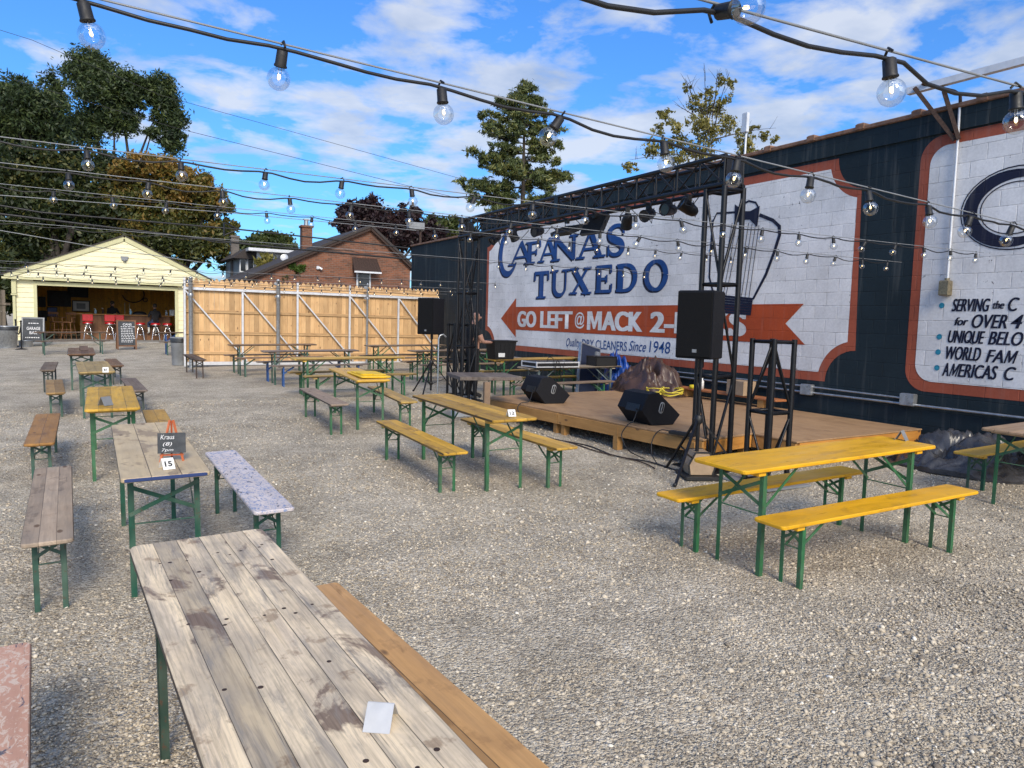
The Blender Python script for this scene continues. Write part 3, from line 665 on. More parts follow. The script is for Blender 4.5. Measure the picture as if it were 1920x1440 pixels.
o = thing('service_mast', 'thin white pipe with rusty box running down the right hand mural', 'pipe', (XW, 5.85, 2.4))
c = b.obj('pipe', M['alu']); c.parent = o; c.matrix_parent_inverse = Matrix.Translation((-XW, -5.85, -2.4))
b = MB(); b.box((-.06, 0, .04), (.11, .12, .20), .012); b.tube([(-.04, 0, .1), (-.04, 0, .17)], .03); b.obj('junction_box', M['brass'], o)
o = thing('roof_bracket', 'rusty angle iron bracket holding a grey beam above wall coping', 'bracket', (XW, 5.9, 4.3))
b = MB()
A_ = Vector((-.06, -.02, .05)); T1, T2 = Vector((-.3, .43, .78)), Vector((-.18, .1, .68))
b.bar(A_, T1, .05, .05); b.bar(A_+Vector((0, -.05, 0)), T2, .05, .05); b.tube([T1+Vector((.0, -.1, .03)), (-.12, .0, .66), (-.05, -.04, .62), (-.04, -.045, .5)], .022)
b.obj('bracket_arm', M['rust'], o)
b = MB(); b0 = atX(1703, 172, XW-.25); b1 = atZ(2050, 80, b0.z+.05); b.bar(b0-Vector((XW, 5.9, 4.3)), b1-Vector((XW, 5.9, 4.3)), .09, .085); b.obj('beam', M['alu'], o)

# ------------------------------------------------------------------ stage
D = .55
st = thing('stage', 'low plywood stage on short wooden posts before the mural wall', 'stage', (0, 0, 0))
deckA = [(6.05, 6.31), (7.03, 6.49), (7.03, 11.45), (5.64, 11.15)]
deckB = [(7.035, 5.82), (9.74, 6.02), (9.74, 11.75), (7.035, 11.45)]
for i, pl in enumerate((deckA, deckB)):
    b = MB(); b.prism(pl, D-.022, D-.003*i, .003); b.obj('deck', M['ply'], st)
def fascia(p, q, mt, zt=D-.026, h=.15):
    p, q = Vector(p), Vector(q); d = q-p; ln = d.length
    b = MB(); b.prism(rect(0, 0, .038, ln-.005), -h/2, h/2, .003)
    o = b.obj('fascia_board', mt, st); o.location = ((p.x+q.x)/2, (p.y+q.y)/2, zt-h/2); o.rotation_euler = (0, 0, math.atan2(-d.x, d.y)); return o
fascia((5.665, 11.13), (5.80, 9.02), M['pine']); fascia((5.80, 9.01), (6.07, 6.33), M['pine'])
fascia((6.09, 6.335), (7.02, 6.51), M['orange_lumber']); fascia((7.06, 5.845), (7.06, 6.50), M['pine']); fascia((7.09, 5.845), (9.72, 6.04), M['orange_lumber'])
fascia((5.69, 11.14), (7.02, 11.43), M['pine']); fascia((7.05, 11.44), (9.70, 11.72), M['pine'])
for x, y in ((5.86, 9.12), (5.87, 8.93), (5.95, 7.78), (6.06, 6.46), (5.75, 10.8), (7.0, 6.6), (7.15, 5.95), (8.4, 6.05), (9.6, 6.15), (6.9, 9), (8.4, 9), (9.6, 9)):
    b = MB(); b.box((x, y, (D-.05+gz(x, y)-.04)/2), (.09, .09, D-.05-gz(x, y)+.04), .003); b.obj('post', M['pine'], st)

# ------------------------------------------------------------------ box truss
def truss_tower(name, label, x, y, s, h, z0, plate=.62, group=None, step=.5, r=.031):
    o = thing(name, label, 'truss', (x, y, z0), 0, group)
    cs = [(0, 0), (s, 0), (s, s), (0, s)]
    for cx, cy in cs:
        b = MB(); b.tube([(cx, cy, .02), (cx, cy, h)], r, 8); b.obj('upright', M['black_metal'], o)
    b = MB(); n = max(2, round(h/step))
    for k in range(n+1):
        z = .03+(h-.06)*k/n
        b.tube([(*cs[i % 4], z) for i in range(5)], r*.75, 6, False); b.obj('rung', M['black_metal'], o); b = MB()
    for k in range(n):
        za, zb = .03+(h-.06)*k/n, .03+(h-.06)*(k+1)/n
        for i in range(4):
            p, q = cs[i], cs[(i+1) % 4]
            if (k+i) % 2: p, q = q, p
            b.tube([(*p, za+.03), (*q, zb-.03)], r*.5, 6, False)
    b.obj('brace', M['black_metal'], o)
    b = MB(); b.box((s/2, s/2, .012), (plate, plate, .022), .003); b.obj('base_plate', M['grey_paint' if group else 'black_metal'], o)
    return o
zb = 3.44
truss_tower('truss_tower', 'tall black box truss tower at the near end of the stage beam', 6.12, 6.25, .29, 3.42-gz(6.1, 6.2), gz(6.1, 6.2), group=None, step=.95)
truss_tower('truss_tower', 'tall black box truss tower at the far left end of the stage beam', 6.12, 13.0, .29, 3.42-gz(6.1, 13), gz(6.1, 13), step=.95)
truss_tower('truss_post', 'short black truss post behind the bright yellow table beside the stage', 6.12, 5.42, .30, 1.56, gz(6.1, 5.4), .66, 'short truss posts', step=.8, r=.028)
truss_tower('truss_post', 'short black truss post beside the person holding a black tote', 6.28, 13.75, .30, 1.50, gz(6.3, 13.7), .6, 'short truss posts', step=.8, r=.028)
o = thing('truss_beam', 'long black box truss beam spanning the two towers and carrying stage lights', 'truss', (6.12, 6.25, zb))
ya, yb_, s, hh = 0.0, 6.75+.29, .29, .31
for cx in (0, s):
    for cz in (.0, hh):
        b = MB(); b.tube([(cx, ya, cz), (cx, yb_, cz)], .027, 8); b.obj('chord', M['black_metal'], o)
b = MB(); b2 = MB(); n = 18
for k in range(n+1):
    y = ya+.02+(yb_-.04)*k/n
    for p, q in (((0, 0), (0, hh)), ((s, 0), (s, hh)), ((0, 0), (s, 0)), ((0, hh), (s, hh))): b.tube([(p[0], y, p[1]), (q[0], y, q[1])], .013, 6, False)
    if k < n:
        y2 = ya+.02+(yb_-.04)*(k+1)/n
        for p, q in (((0, 0), (0, hh)), ((s, 0), (s, hh)), ((0, hh), (s, hh))):
            if k % 2: p, q = q, p
            b2.tube([(p[0], y, p[1]), (q[0], y2, q[1])], .012, 6, False)
for y in (.03, 3.5, 7.0): b.box((s/2, y, hh/2), (.26, .05, .27)) if y != 3.5 else b.box((0, y, hh/2), (.05, .10, hh))
b.obj('lattice', M['black_metal'], o); b2.obj('brace', M['black_metal'], o)
BX = 6.265
def par_can(px, py, label, tilt, yaw, sc=1.0):
    p = atX(px, py, BX); t = thing('stage_light', label, 'stage light', (BX, p.y, zb-.03), R(yaw), 'stage lights under the truss beam')
    dz = p.z-(zb-.03)
    b = MB(); b.box((0, 0, -.03), (.05, .06, .09), .008); b.tube([(0, 0, -.06), (0, 0, min(-.1, dz+.14))], .014)
    zy = min(-.1, dz+.14)
    b.tube([(0, -.13*sc, dz), (0, -.13*sc, zy-.01), (0, -.11*sc, zy), (0, .11*sc, zy), (0, .13*sc, zy-.01), (0, .13*sc, dz)], .011, 6); b.obj('yoke', M['black_metal'], t)
    b = MB(); b.M = Matrix.Translation((0, 0, dz)) @ Matrix.Rotation(R(tilt), 4, 'Y')
    b.lathe([(.001, .17*sc), (.05*sc, .165*sc), (.085*sc, .12*sc), (.105*sc, .03*sc), (.11*sc, -.12*sc), (.118*sc, -.125*sc), (.118*sc, -.15*sc), (.10*sc, -.15*sc), (.095*sc, -.13*sc)], 14); bo = b.obj('lamp_housing', M['black_metal'], t)
    b = MB(); b.M = Matrix.Translation((0, 0, dz)) @ Matrix.Rotation(R(tilt), 4, 'Y'); b.lathe([(.001, -.128*sc), (.094*sc, -.132*sc)], 14); b.obj('lens', M['screen'], t)
    b = MB(); b.tube([(.02, .03, -.02), (.08, .1, dz*.6), (.1, .02, dz-.1), (.03, -.06, dz+.08)], .006, 5); b.tube([(-.02, -.03, 0), (-.1, -.14, -.12), (-.06, -.25, -.16), (.0, -.35, -.03)], .006, 5); b.obj('power_lead', M['rubber'], t)
par_can(929, 447, 'round black stage light at the far left end of beam', 50, 0, .7)
par_can(962, 440, 'black stage light tilted away, second from the far left of beam', -40, 20, .7)
par_can(1009, 434, 'black stage light third from the far left under the beam', 75, 10, .68)
par_can(1176, 414, 'black stage light turned edge on, right of the two flat panels', -50, 60, .7)
par_can(1216, 402, 'black stage light in square yoke, third from the near tower', 70, 15, .7)
par_can(1255, 393, 'black ribbed stage light second from the near tower', 85, 10, .7)
par_can(1291, 390, 'black rounded stage light nearest to the near truss tower', 120, -20, .75)
for px, py, tl, lab in ((1063, 432, 65, 'flat black panel light lying tilted under middle of the beam'), (1115, 422, 25, 'flat black panel light standing upright under middle of the beam')):
    p = atX(px, py, BX); t = thing('panel_light', lab, 'stage light', (BX, p.y, zb-.03), 0, 'stage lights under the truss beam'); dz = p.z-zb+.03
    b = MB(); b.box((0, 0, -.02), (.05, .06, .08), .006); b.tube([(0, -.28, dz), (0, -.28, -.12), (0, 0, -.1), (0, .28, -.12), (0, .28, dz)], .010, 6); b.obj('yoke', M['black_metal'], t)
    b = MB(); b.M = Matrix.Translation((0, 0, dz)) @ Matrix.Rotation(R(tl), 4, 'Y'); b.box((0, 0, 0), (.06, .52, .30), .012)
    for k in range(5): b.box((.04, 0, -.1+.05*k), (.025, .46, .012))
    b.obj('lamp_housing', M['black_plastic'], t)
    b = MB(); b.M = Matrix.Translation((0, 0, dz)) @ Matrix.Rotation(R(tl), 4, 'Y'); b.box((-.033, 0, 0), (.004, .48, .26)); b.obj('lens', M['grille'], t)
    b = MB(); b.tube([(.02, .1, -.02), (.12, .2, -.2), (.05, .35, -.15), (0, .5, -.02)], .006, 5); b.obj('power_lead', M['rubber'], t)
# ------------------------------------------------------------------ beer tables and benches
def shared(b, name, mt): return b.mesh(name, mt)
def set_parts(kind):
    tab = kind == 't'; Wd, Hh, TH = (.50, .77, .028) if tab else (.262, .475, .026)
    b = MB(); b.prism(rrect(Wd, 2.2, .035 if tab else .03), Hh-TH, Hh, .006); top = shared(b, 'top', M['yellow'])
    b = MB(); b.box((0, 0, 0), (Wd-.05, .07, .03), .004); bat = shared(b, 'batten', M['yellow'])
    lx, ly, zt = Wd/2-.045, .85, Hh-TH-.004
    def leg(sx):
        b = MB(); t = .003; w = .036 if tab else .032
        b.box((sx*lx, 0, zt/2-.04), (t, w, zt+.08)); b.box((sx*(lx-w/2+t/2), -w/2+t/2, zt/2-.04), (w-t, t, zt+.079)); return shared(b, 'leg', M['leg'])
    legs = {-1: leg(-1), 1: leg(1)}
    b = MB()
    if tab:
        b.bar((-lx+.004, -.012, zt-.07), (lx-.004, -.012, zt-.25), .005, .026); b.bar((-lx+.004, -.020, zt-.25), (lx-.004, -.020, zt-.07), .005, .026)
        b.tube([(-lx, -.012, zt-.31), (lx, -.012, zt-.31)], .005, 6, False)
    else:
        b.bar((-lx+.003, -.010, zt-.03), (lx-.003, -.010, zt-.13), .005, .02); b.bar((-lx+.003, -.018, zt-.13), (lx-.003, -.018, zt-.03), .005, .02)
        b.tube([(-lx, -.010, zt-.17), (lx, -.010, zt-.17)], .005, 6, False)
    br = shared(b, 'cross_brace', M['leg'])
    b = MB(); dz = .30 if tab else .17
    b.bar((0, 0, zt-dz), (0, .36 if tab else .24, zt-.01), .005, .02); b.bar((lx-.03, 0, zt-dz), (lx-.03, .36 if tab else .24, zt-.01), .005, .02) if False else None
    sp_ = shared(b, 'strut', M['leg'])
    return dict(top=top, bat=bat, legs=legs, br=br, st=sp_, ly=ly, lx=lx, zb=Hh-TH-.017)
PK = {'t': set_parts('t'), 'b': set_parts('b')}
def furniture(kind, x, y, rz, dz, mt, tint, legc, label, group, length=1.0):
    P_ = PK[kind]; tab = kind == 't'
    o = thing('beer_table' if tab else 'beer_bench', label, 'table' if tab else 'bench', (0, 0, 0), 0, group)
    z = gz(x, y)
    nrm = Vector((-GA, -GB, 1)).normalized(); q = Vector((0, 0, 1)).rotation_difference(nrm)
    mtx = q.to_matrix().to_4x4() @ Matrix.Rotation(-R(rz), 4, 'Z'); mtx.translation = (x, y, z+dz); o.matrix_world = mtx
    if length != 1: o.scale = (1, length, 1)
    t = link('tabletop' if tab else 'seat', P_['top'], o, tint)
    t.material_slots[0].link = 'OBJECT'; t.material_slots[0].material = M[mt]
    for sy in (-1, 1):
        c = link('batten', P_['bat'], o, tint); c.location = (0, sy*(P_['ly']+.055), P_['zb']); c.material_slots[0].link = 'OBJECT'; c.material_slots[0].material = M['painted']; c.rotation_euler = (0, 0, 0)
        for sx in (-1, 1):
            l = link('leg', P_['legs'][sx*sy if sy < 0 and False else sx], o, legc); l.location = (0, sy*P_['ly'], 0); l.scale = (1, 1, 1)
        c = link('cross_brace', P_['br'], o, legc); c.location = (0, sy*P_['ly'], 0)
        for sx in (-1, 1): s = link('strut', P_['st'], o, legc); s.location = (sx*(P_['lx']-.03), sy*P_['ly'], 0); s.rotation_euler = (0, 0, 0 if sy < 0 else math.pi)
    return o
DG, MG, GG, BK, BL, BR_ = (.004, .062, .036), (.022, .12, .045), (.03, .085, .06), (.018, .03, .027), (.012, .075, .26), (.055, .032, .022)
YE, OY, VA, GY, BN, PK_ = (.76, .40, .012), (.66, .38, .05), (.47, .24, .055), (.24, .20, .17), (.19, .11, .065), (.30, .21, .15)
LT, LB = 'tables of the row leading to the garage', 'benches of the row leading to the garage'
RT, RB = 'tables of the middle row beside the stage', 'benches of the middle row beside the stage'
FT, FB = 'tables before the picket gate', 'benches before the picket gate'
ST, SB = 'tables near the stage and wall', 'benches near the stage and wall'
FUR = [
('t', .435, 2.33, -3.15, .06, 'big', YE, (.003, .028, .018), 'big bleached grey plank table with dark stains in the near foreground', LT),
('t', .34, 5.96, -.6, .035, 'table15', OY, DG, 'worn cream table with blue front edge under the chalkboard easel', LT),
('t', .11, 9.5, 0, 0, 'varnish', (.66, .39, .06), MG, 'orange yellow varnished table directly behind the chalkboard easel table', LT),
('t', -.09, 14.1, -2.5, -.01, 'varnish', (.46, .33, .14), GG, 'pale tan table with white number tent, fourth from the front in left row', LT),
('t', -.36, 18.5, -1.5, -.01, 'varnish', BN, GG, 'brown topped table at the far garage end of the left row', LT),
('b', -.315, 2.36, -3.7, 0, 'pinkwood', PK_, DG, 'flaking salmon pink bench cut off at the lower left corner', LB),
('b', -.31, 5.95, -1.9, .01, 'weathered', (.50, .385, .28), GG, 'grey brown three plank bench left of the chalkboard easel table', LB),
('b', -.55, 9.55, -1, -.02, 'varnish_bench', (.42, .22, .07), GG, 'honey brown bench left of the orange yellow varnished table', LB),
('b', -.67, 14.4, -3.2, -.05, 'varnish_bench', (.40, .25, .10), GG, 'tan bench left of the pale tan table', LB),
('b', -.94, 18.3, -.9, -.01, 'weathered', (.20, .15, .11), BK, 'dark brown bench at the far left end beside the brown topped table', LB),
('b', .985, 2.45, -4.8, 0, 'varnish_bench', (.56, .32, .13), DG, 'orange brown varnished bench along right side of the big bleached table', LB),
('b', .965, 6.0, -1.2, .03, 'flaky', GY, DG, 'bench with flaking pale blue and pink paint beside the easel table', LB),
('b', .58, 9.3, 0, 0, 'varnish_bench', (.60, .36, .08), GG, 'yellow bench just behind the chalkboard easel', LB),
('b', .49, 14.4, -2.4, -.06, 'weathered', (.22, .17, .14), BK, 'grey bench right of the pale tan table', LB),
('b', .26, 19.3, -3, -.03, 'varnish_bench', BN, BK, 'brown bench right of the brown topped far table', LB),
('t', 3.57, 7.38, .4, -.013, 'varnish', (.62, .36, .06), MG, 'golden varnished table carrying the white number 12 tent', RT),
('b', 3.02, 7.52, 1.5, -.03, 'varnish_bench', (.64, .37, .05), MG, 'golden bench on the left side of the number 12 table', RB),
('b', 4.07, 7.25, -1.3, -.02, 'varnish_bench', (.64, .38, .07), MG, 'golden bench between the number 12 table and the stage', RB),
('t', 3.58, 11.5, 4.5, -.015, 'yellow', OY, MG, 'table with a folded bright yellow sheet on its top', RT),
('b', 2.96, 11.28, 1.7, -.02, 'weathered', (.34, .255, .19), MG, 'grey brown bench left of the table with the yellow sheet', RB),
('b', 4.05, 11.25, 5.3, -.03, 'varnish_bench', (.50, .33, .10), MG, 'light tan bench right of the table with the yellow sheet', RB),
('t', 4.85, 3.77, 89, .014, 'yellow', YE, MG, 'bright yellow painted table in front of the stage corner', ST),
('b', 4.91, 3.34, 90, 0, 'yellow', YE, MG, 'bright yellow bench in front of the bright yellow table', SB),
('b', 4.81, 4.24, 88.9, -.02, 'yellow', YE, MG, 'bright yellow bench behind the bright yellow table', SB),
('t', 8.49, 3.78, 88, 0, 'varnish', (.42, .28, .17), MG, 'pinkish brown table cut off at the right edge of the picture', ST),
('b', 8.93, 4.40, 88, -.06, 'yellow', (.60, .36, .05), DG, 'worn yellow bench behind the right edge table beside black plastic', SB),
('t', -.86, 29.9, 92, -.03, 'varnish', BN, GG, 'brown table standing crosswise before the left half of the garage bar', FT),
('b', -.80, 29.2, 91, 0, 'weathered', (.20, .14, .10), GG, 'brown bench crosswise in front of the left garage table', FB),
('t', 2.85, 28.6, 90, 0, 'varnish', BN, BL, 'brown table with blue legs before the right half of the garage bar', FT),
('b', 2.85, 28.0, 90, 0, 'weathered', (.20, .14, .10), GG, 'brown bench in front of the right garage table beside the gate', FB),
('b', 2.07, 20.3, -2.1, -.01, 'weathered', (.13, .085, .06), BR_, 'dark brown bench alone at the left end of the picket gate', FB),
('t', 3.97, 20.1, 92, 0, 'varnish', (.30, .19, .11), GG, 'brown table nearest to the left end of the picket gate', FT),
('b', 4.02, 19.5, 92, 0, 'weathered', (.30, .19, .13), GG, 'reddish brown bench in front of the leftmost gate table', FB),
('b', 3.93, 20.7, 92, 0, 'weathered', (.26, .18, .13), GG, 'brown bench behind the leftmost gate table', FB),
('t', 4.32, 17.5, 92, -.01, 'varnish', (.27, .21, .17), GG, 'grey topped table between two benches with blue legs', FT),
('b', 4.42, 16.95, 92, -.01, 'weathered', (.28, .22, .18), BL, 'grey bench with bright blue legs in front of the grey topped table', FB),
('b', 4.30, 18.1, 92, 0, 'weathered', (.28, .22, .18), BL, 'grey bench with blue legs behind the grey topped table', FB),
('t', 4.35, 14.56, 92, .02, 'varnish', (.64, .40, .07), MG, 'long golden table behind the table with the yellow sheet', FT),
('b', 4.44, 14.02, 92, .015, 'varnish_bench', (.50, .34, .11), MG, 'golden bench in front of the long golden table', FB),
('b', 4.39, 15.15, 92, 0, 'varnish_bench', (.52, .31, .05), MG, 'golden bench behind the long golden table', FB),
('t', 7.29, 19.1, 90, 0, 'varnish', (.26, .19, .12), MG, 'brown table before the right end of the gate behind the far speaker', FT),
('b', 7.20, 18.5, 90, 0, 'weathered', (.28, .20, .13), MG, 'brown bench in front of the table at the right end of the gate', FB),
('b', 7.3, 19.7, 90, 0, 'weathered', (.24, .17, .11), MG, 'brown bench behind the table at the right end of the gate', FB),
('t', 7.6, 16.7, 90, 0, 'varnish', (.34, .24, .15), MG, 'tan table just behind the far speaker and truss tower', FT),
('b', 7.6, 16.1, 90, 0, 'weathered', (.34, .23, .14), MG, 'tan bench in front of the table behind the far speaker', FB),
('b', 7.6, 17.3, 90, 0, 'weathered', (.30, .20, .12), MG, 'tan bench behind the table behind the far speaker', FB),
('t', 8.1, 13.55, 91, .0, 'varnish', (.55, .33, .06), MG, 'yellow table by the navy wall holding the black tote', ST),
('b', 8.1, 13.0, 91, -.05, 'varnish_bench', (.56, .34, .05), MG, 'yellow bench by the wall in front of the table with the black tote', SB),
('b', 8.2, 14.15, 91, 0, 'varnish_bench', (.56, .34, .05), MG, 'yellow bench against the wall behind the table with the black tote', SB),
('t', 8.27, 12.45, 90.5, -.09, 'varnish', (.40, .33, .24), (.12, .16, .17), 'table with grey legs loaded with silver edged cases behind the stage', ST),
('b', 7.85, 11.98, 91, -.06, 'weathered', (.30, .21, .15), MG, 'brown bench at the back edge of the stage before the case table', SB),
]
for a in FUR: furniture(*a)
# the big foreground table has its own board with dark screw heads
for o in S.objects:
    if o.name.startswith('tabletop') and o.material_slots[0].material == M['big']:
        b = MB(); b.prism(rrect(.543, 2.2, .035), .77-.03, .77, .007); b.mi = 1; rg = random.Random(4)
        for y in (-.86, -.80, -.32, .10, .16, .62, .80, .84):
            for x in (-.17, -.08, .05, .13, .21):
                if rg.random() < .55:
                    cx, cy = x+rg.uniform(-.02, .02), y+rg.uniform(-.03, .03); r = rg.uniform(.005, .0085)
                    b.lathe([(r, .7695), (r, .7706), (.0005, .7709)], 10, (cx, cy, 0), False)
        me = b.mesh('top', [M['big'], M['rust']]); o.data = me; o.material_slots[0].link = 'DATA'
# orange board bench on low blocks by the wall
o = thing('plank_bench', 'reddish orange board lying on low blocks against the wall behind the stage', 'bench', (9.5, 9.45, D), 0)
b = MB(); b.prism(rrect(.26, 2.5, .03), .13, .165, .006); b.obj('seat', M['painted'], o, (.36, .13, .045))
for y in (-.9, .9): b = MB(); b.box((0, y, .064), (.2, .12, .128), .004); b.obj('block', M['pine'], o)

# ------------------------------------------------------------------ small table things
def on_plane(px, py, z): return atZ(px, py, z)
def number_tent(px, py, x, y, z, rz, label, txt, col='paper', w=.105, h=.085):
    o = thing('number_tent', label, 'table number', (x, y, z), R(rz), 'number tents on the tables')
    b = MB(); t = .0025; dd = .045
    b.bar((0, -dd, .001), (0, -.001, h), w, t, up=(0, -1, .5)); b.bar((0, dd, .001), (0, .001, h), w, t, up=(0, 1, .5)); b.obj('card', M[col], o)
    if txt:
        me = textmesh(txt, M['ink'], w*.62, h*.55, .03); l = link('lettering', me, o)
        a = math.atan2(h, dd); l.rotation_euler = (a, 0, 0); l.location = (0, -dd/2-.0035, h/2+.001)
    return o
zt = lambda x, y, dz=0: gz(x, y)+.77+dz+.001
p = on_plane(722, 1368, zt(.5, 1.6, .06)); number_tent(0, 0, p.x, p.y+.03, p.z, -34, 'blank silver tent card on the big bleached table', '', 'dull_steel', .066, .053)
p = on_plane(314, 880, zt(.3, 5, .035)); number_tent(0, 0, p.x, p.y+.03, p.z, 14, 'small white tent numbered 15 before the chalkboard easel', '15', 'paper', .072, .066)
p = on_plane(961, 781, zt(3.8, 6.5, -.013)); number_tent(0, 0, p.x, p.y+.03, p.z, -10, 'small white tent numbered 12 on the golden varnished table', '12', 'paper', .078, .066)
p = on_plane(198, 698, zt(0, 13)); number_tent(0, 0, p.x, p.y, p.z, 0, 'small white tent on the pale tan table in left row', '87', 'paper', .08, .075)
p = on_plane(198, 760, zt(.1, 8.8)); number_tent(0, 0, p.x, p.y, p.z, 40, 'small grey metal tent on the orange yellow varnished table', '', 'grey_paint', .11, .09)
p = on_plane(1690, 826, zt(5.6, 3.8, .014)); number_tent(0, 0, p.x, p.y, p.z, 20, 'grey metal tent at the far end of the bright yellow table', '', 'grey_paint', .10, .085)
p = on_plane(157, 657, zt(-.4, 18)); number_tent(0, 0, p.x, p.y, p.z, 10, 'small dark red tent on the brown topped far table', '', 'tarp_brown', .16, .10)
p = on_plane(323, 866, zt(.35, 5.2, .035))
o = thing('easel_sign', 'small chalkboard reading Kraus (8) 7pm on an orange wooden easel', 'chalkboard', (p.x, p.y+.03, p.z), R(-4)); o.scale = (.72, .72, .72)
for sx in (-1, 1): b = MB(); b.bar((sx*.095, -.03, 0), (sx*.014, .06, .37), .018, .012); b.obj('easel_leg', M['painted'], o, (.52, .14, .05))
b = MB(); b.bar((0, .16, 0), (0, .065, .36), .016, .012); b.obj('easel_leg', M['painted'], o, (.45, .09, .03))
b = MB(); b.bar((-.10, -.004, .06), (.10, -.004, .06), .02, .012); b.obj('ledge', M['painted'], o, (.55, .11, .03))
bd = MB(); bd.box((0, 0, 0), (.235, .185, .008), .001); bo = bd.obj('board', M['slate'], o); bo.location = (0, -.015, .17); bo.rotation_euler = (R(76), 0, 0)
for t, w, h, x, y in (('Kraus', .115, .042, -.035, .055), ('(8)', .075, .04, -.035, -.012), ('7pm', .095, .034, -.035, -.066)):
    l = link('chalk_writing', textmesh(t, M['chalk'], w, h, -.004, .2), bo); l.location = (x, y, .0055)
o = thing('yellow_sheet', 'folded bright yellow plastic sheet lying on a table', 'sheet', (3.62, 11.1, zt(3.6, 11.1, -.012)), R(-4.5))
b = MB(); b.prism(rrect(.46, 1.05, .05), 0, .022, .006); b.prism(rrect(.40, .8, .08, 4, .01, .05), .023, .036, .005); b.prism(rrect(.2, .5, .08, 4, -.08, -.1), .037, .047, .004)
b.obj('sheet', M['painted'], o, (.75, .48, .01))

# ------------------------------------------------------------------ speakers, monitors
def speaker(name_label, x, y, z, yaw, w=.39, d=.38, h=.70, group='loudspeakers on tripod stands'):
    o = thing('loudspeaker', name_label, 'loudspeaker', (x, y, z), R(yaw), group)   # front faces local -Y
    pl = [(-w/2, -d/2), (w/2, -d/2), (w*.46, -d*.28), (w*.34, d/2), (-w*.34, d/2), (-w*.46, -d*.28)]
    b = MB(); b.prism(pl, 0, h, .012); b.obj('cabinet', M['tolex'], o)
    b = MB(); b.box((0, -d/2-.008, h/2), (w-.03, .016, h-.04), .006); b.obj('grille', M['grille'], o)
    b = MB(); b.box((.02, -d/2-.018, .085), (.05, .004, .035), .001); b.obj('badge', M['grey_paint'], o)
    b = MB(); b.tube([(0, 0, -.10), (0, 0, .0)], .03); b.obj('pole_cup', M['black_metal'], o)
    return o
def stand(label, x, y, h, rot=0):
    z = gz(x, y); o = thing('speaker_stand', label, 'tripod stand', (x, y, z), R(rot), 'tripod speaker stands')
    b = MB(); b.tube([(0, 0, .06), (0, 0, .95)], .022); b.tube([(0, 0, .9), (0, 0, h)], .017); b.obj('pole', M['black_metal'], o)
    b = MB(); b.lathe([(.03, .60), (.045, .62), (.045, .68), (.03, .70)], 12); b.tube([(.03, 0, .65), (.07, 0, .65)], .012); b.obj('collar', M['black_plastic'], o)
    b = MB(); b.lathe([(.03, .18), (.04, .19), (.04, .24), (.03, .25)], 12); b.obj('collar', M['black_plastic'], o)
    for k in range(3):
        a = R(90+120*k); c, s_ = math.cos(a), math.sin(a)
        b = MB(); b.bar((c*.04, s_*.04, .64), (c*.55, s_*.55, .0), .028, .018); lg = b.obj('leg', M['black_metal'], o)
        b2 = MB(); b2.bar((c*.04, s_*.04, .21), (c*.30, s_*.30, .31), .02, .012); b2.obj('brace', M['black_metal'], o)
        b2 = MB(); b2.ball((c*.555, s_*.555, .012), .022, 8, 6); b2.obj('rubber_foot', M['rubber'], lg)
    return o
_g = gnd(1304, 896); sx_, sy_ = _g.x, _g.y
stand('black tripod stand under the near loudspeaker by the stage corner', sx_, sy_, 1.32, 115)
p = atY(1310, 672, sy_); speaker('black loudspeaker on tripod stand in front of the near truss tower', sx_, sy_, p.z, -70, .42, .40, .73)
stand('black tripod stand under the far loudspeaker beside the picket gate', 6.1, 14.5, 1.30, 20)
p = atY(805, 627, 14.5); speaker('black loudspeaker on tripod stand in front of the picket gate', 6.1, 14.5, p.z, -62, .42, .44, .76)
o = None
def monitor(x, y, label, rz, hand=1):
    o = thing('floor_monitor', label, 'stage monitor', (x, y, D), R(rz), 'wedge monitors on the stage')
    prof = [(.12, 0), (.46, 0), (.57, .13), (.20, .43), (.05, .41), (-.05, .20)]
    b = MB(); L_ = .56
    b.M = Matrix(((1, 0, 0, 0), (0, 0, -1, L_), (0, 1, 0, 0), (0, 0, 0, 1)))
    b.prism(prof, 0, L_, .008); b.obj('cabinet', M['tolex'], o)
    b = MB(); n = Vector((.30, 0, .37)).normalized(); a, c = Vector((.56, 0, .14)), Vector((.21, 0, .43)); mid = (a+c)/2+n*.002
    b.bar(mid+Vector((0, .03, 0)), mid+Vector((0, L_-.03, 0)), .012, (a-c).length-.05, up=(c-a).normalized()); b.obj('grille', M['grille'], o)
    b = MB(); ang = -38
    b.M = Matrix.Translation((.265, -.003, .23)) @ Matrix.Rotation(R(90), 4, 'X') @ Matrix.Rotation(R(-14), 4, 'Z')
    ring = rrect(.075, .15, .036, 6); 
    vs = [(q[0], q[1], 0) for q in ring]+[(q[0]*.72, q[1]*.82, .004) for q in ring]; k = len(ring)
    b.add(vs, [[i, (i+1) % k, k+(i+1) % k, k+i] for i in range(k)]); b.box((0, 0, .004), (.012, .12, .006)); b.obj('handle', M['grey_paint'], o)
    b = MB(); b.M = Matrix.Translation((.0, .2, .21)) @ Matrix.Rotation(R(18), 4, 'Y'); b.box((-.045, 0, .0), (.01, .30, .10), .002); b.tube([(-.05, -.11, -.02), (-.075, -.11, -.02)], .013, 8); b.obj('jack_panel', M['black_plastic'], o)
    return o
monitor(6.02, 9.95, 'black wedge monitor at the far left front of the stage', -4)
monitor(6.08, 7.42, 'black wedge monitor near the middle of the stage front', -4)
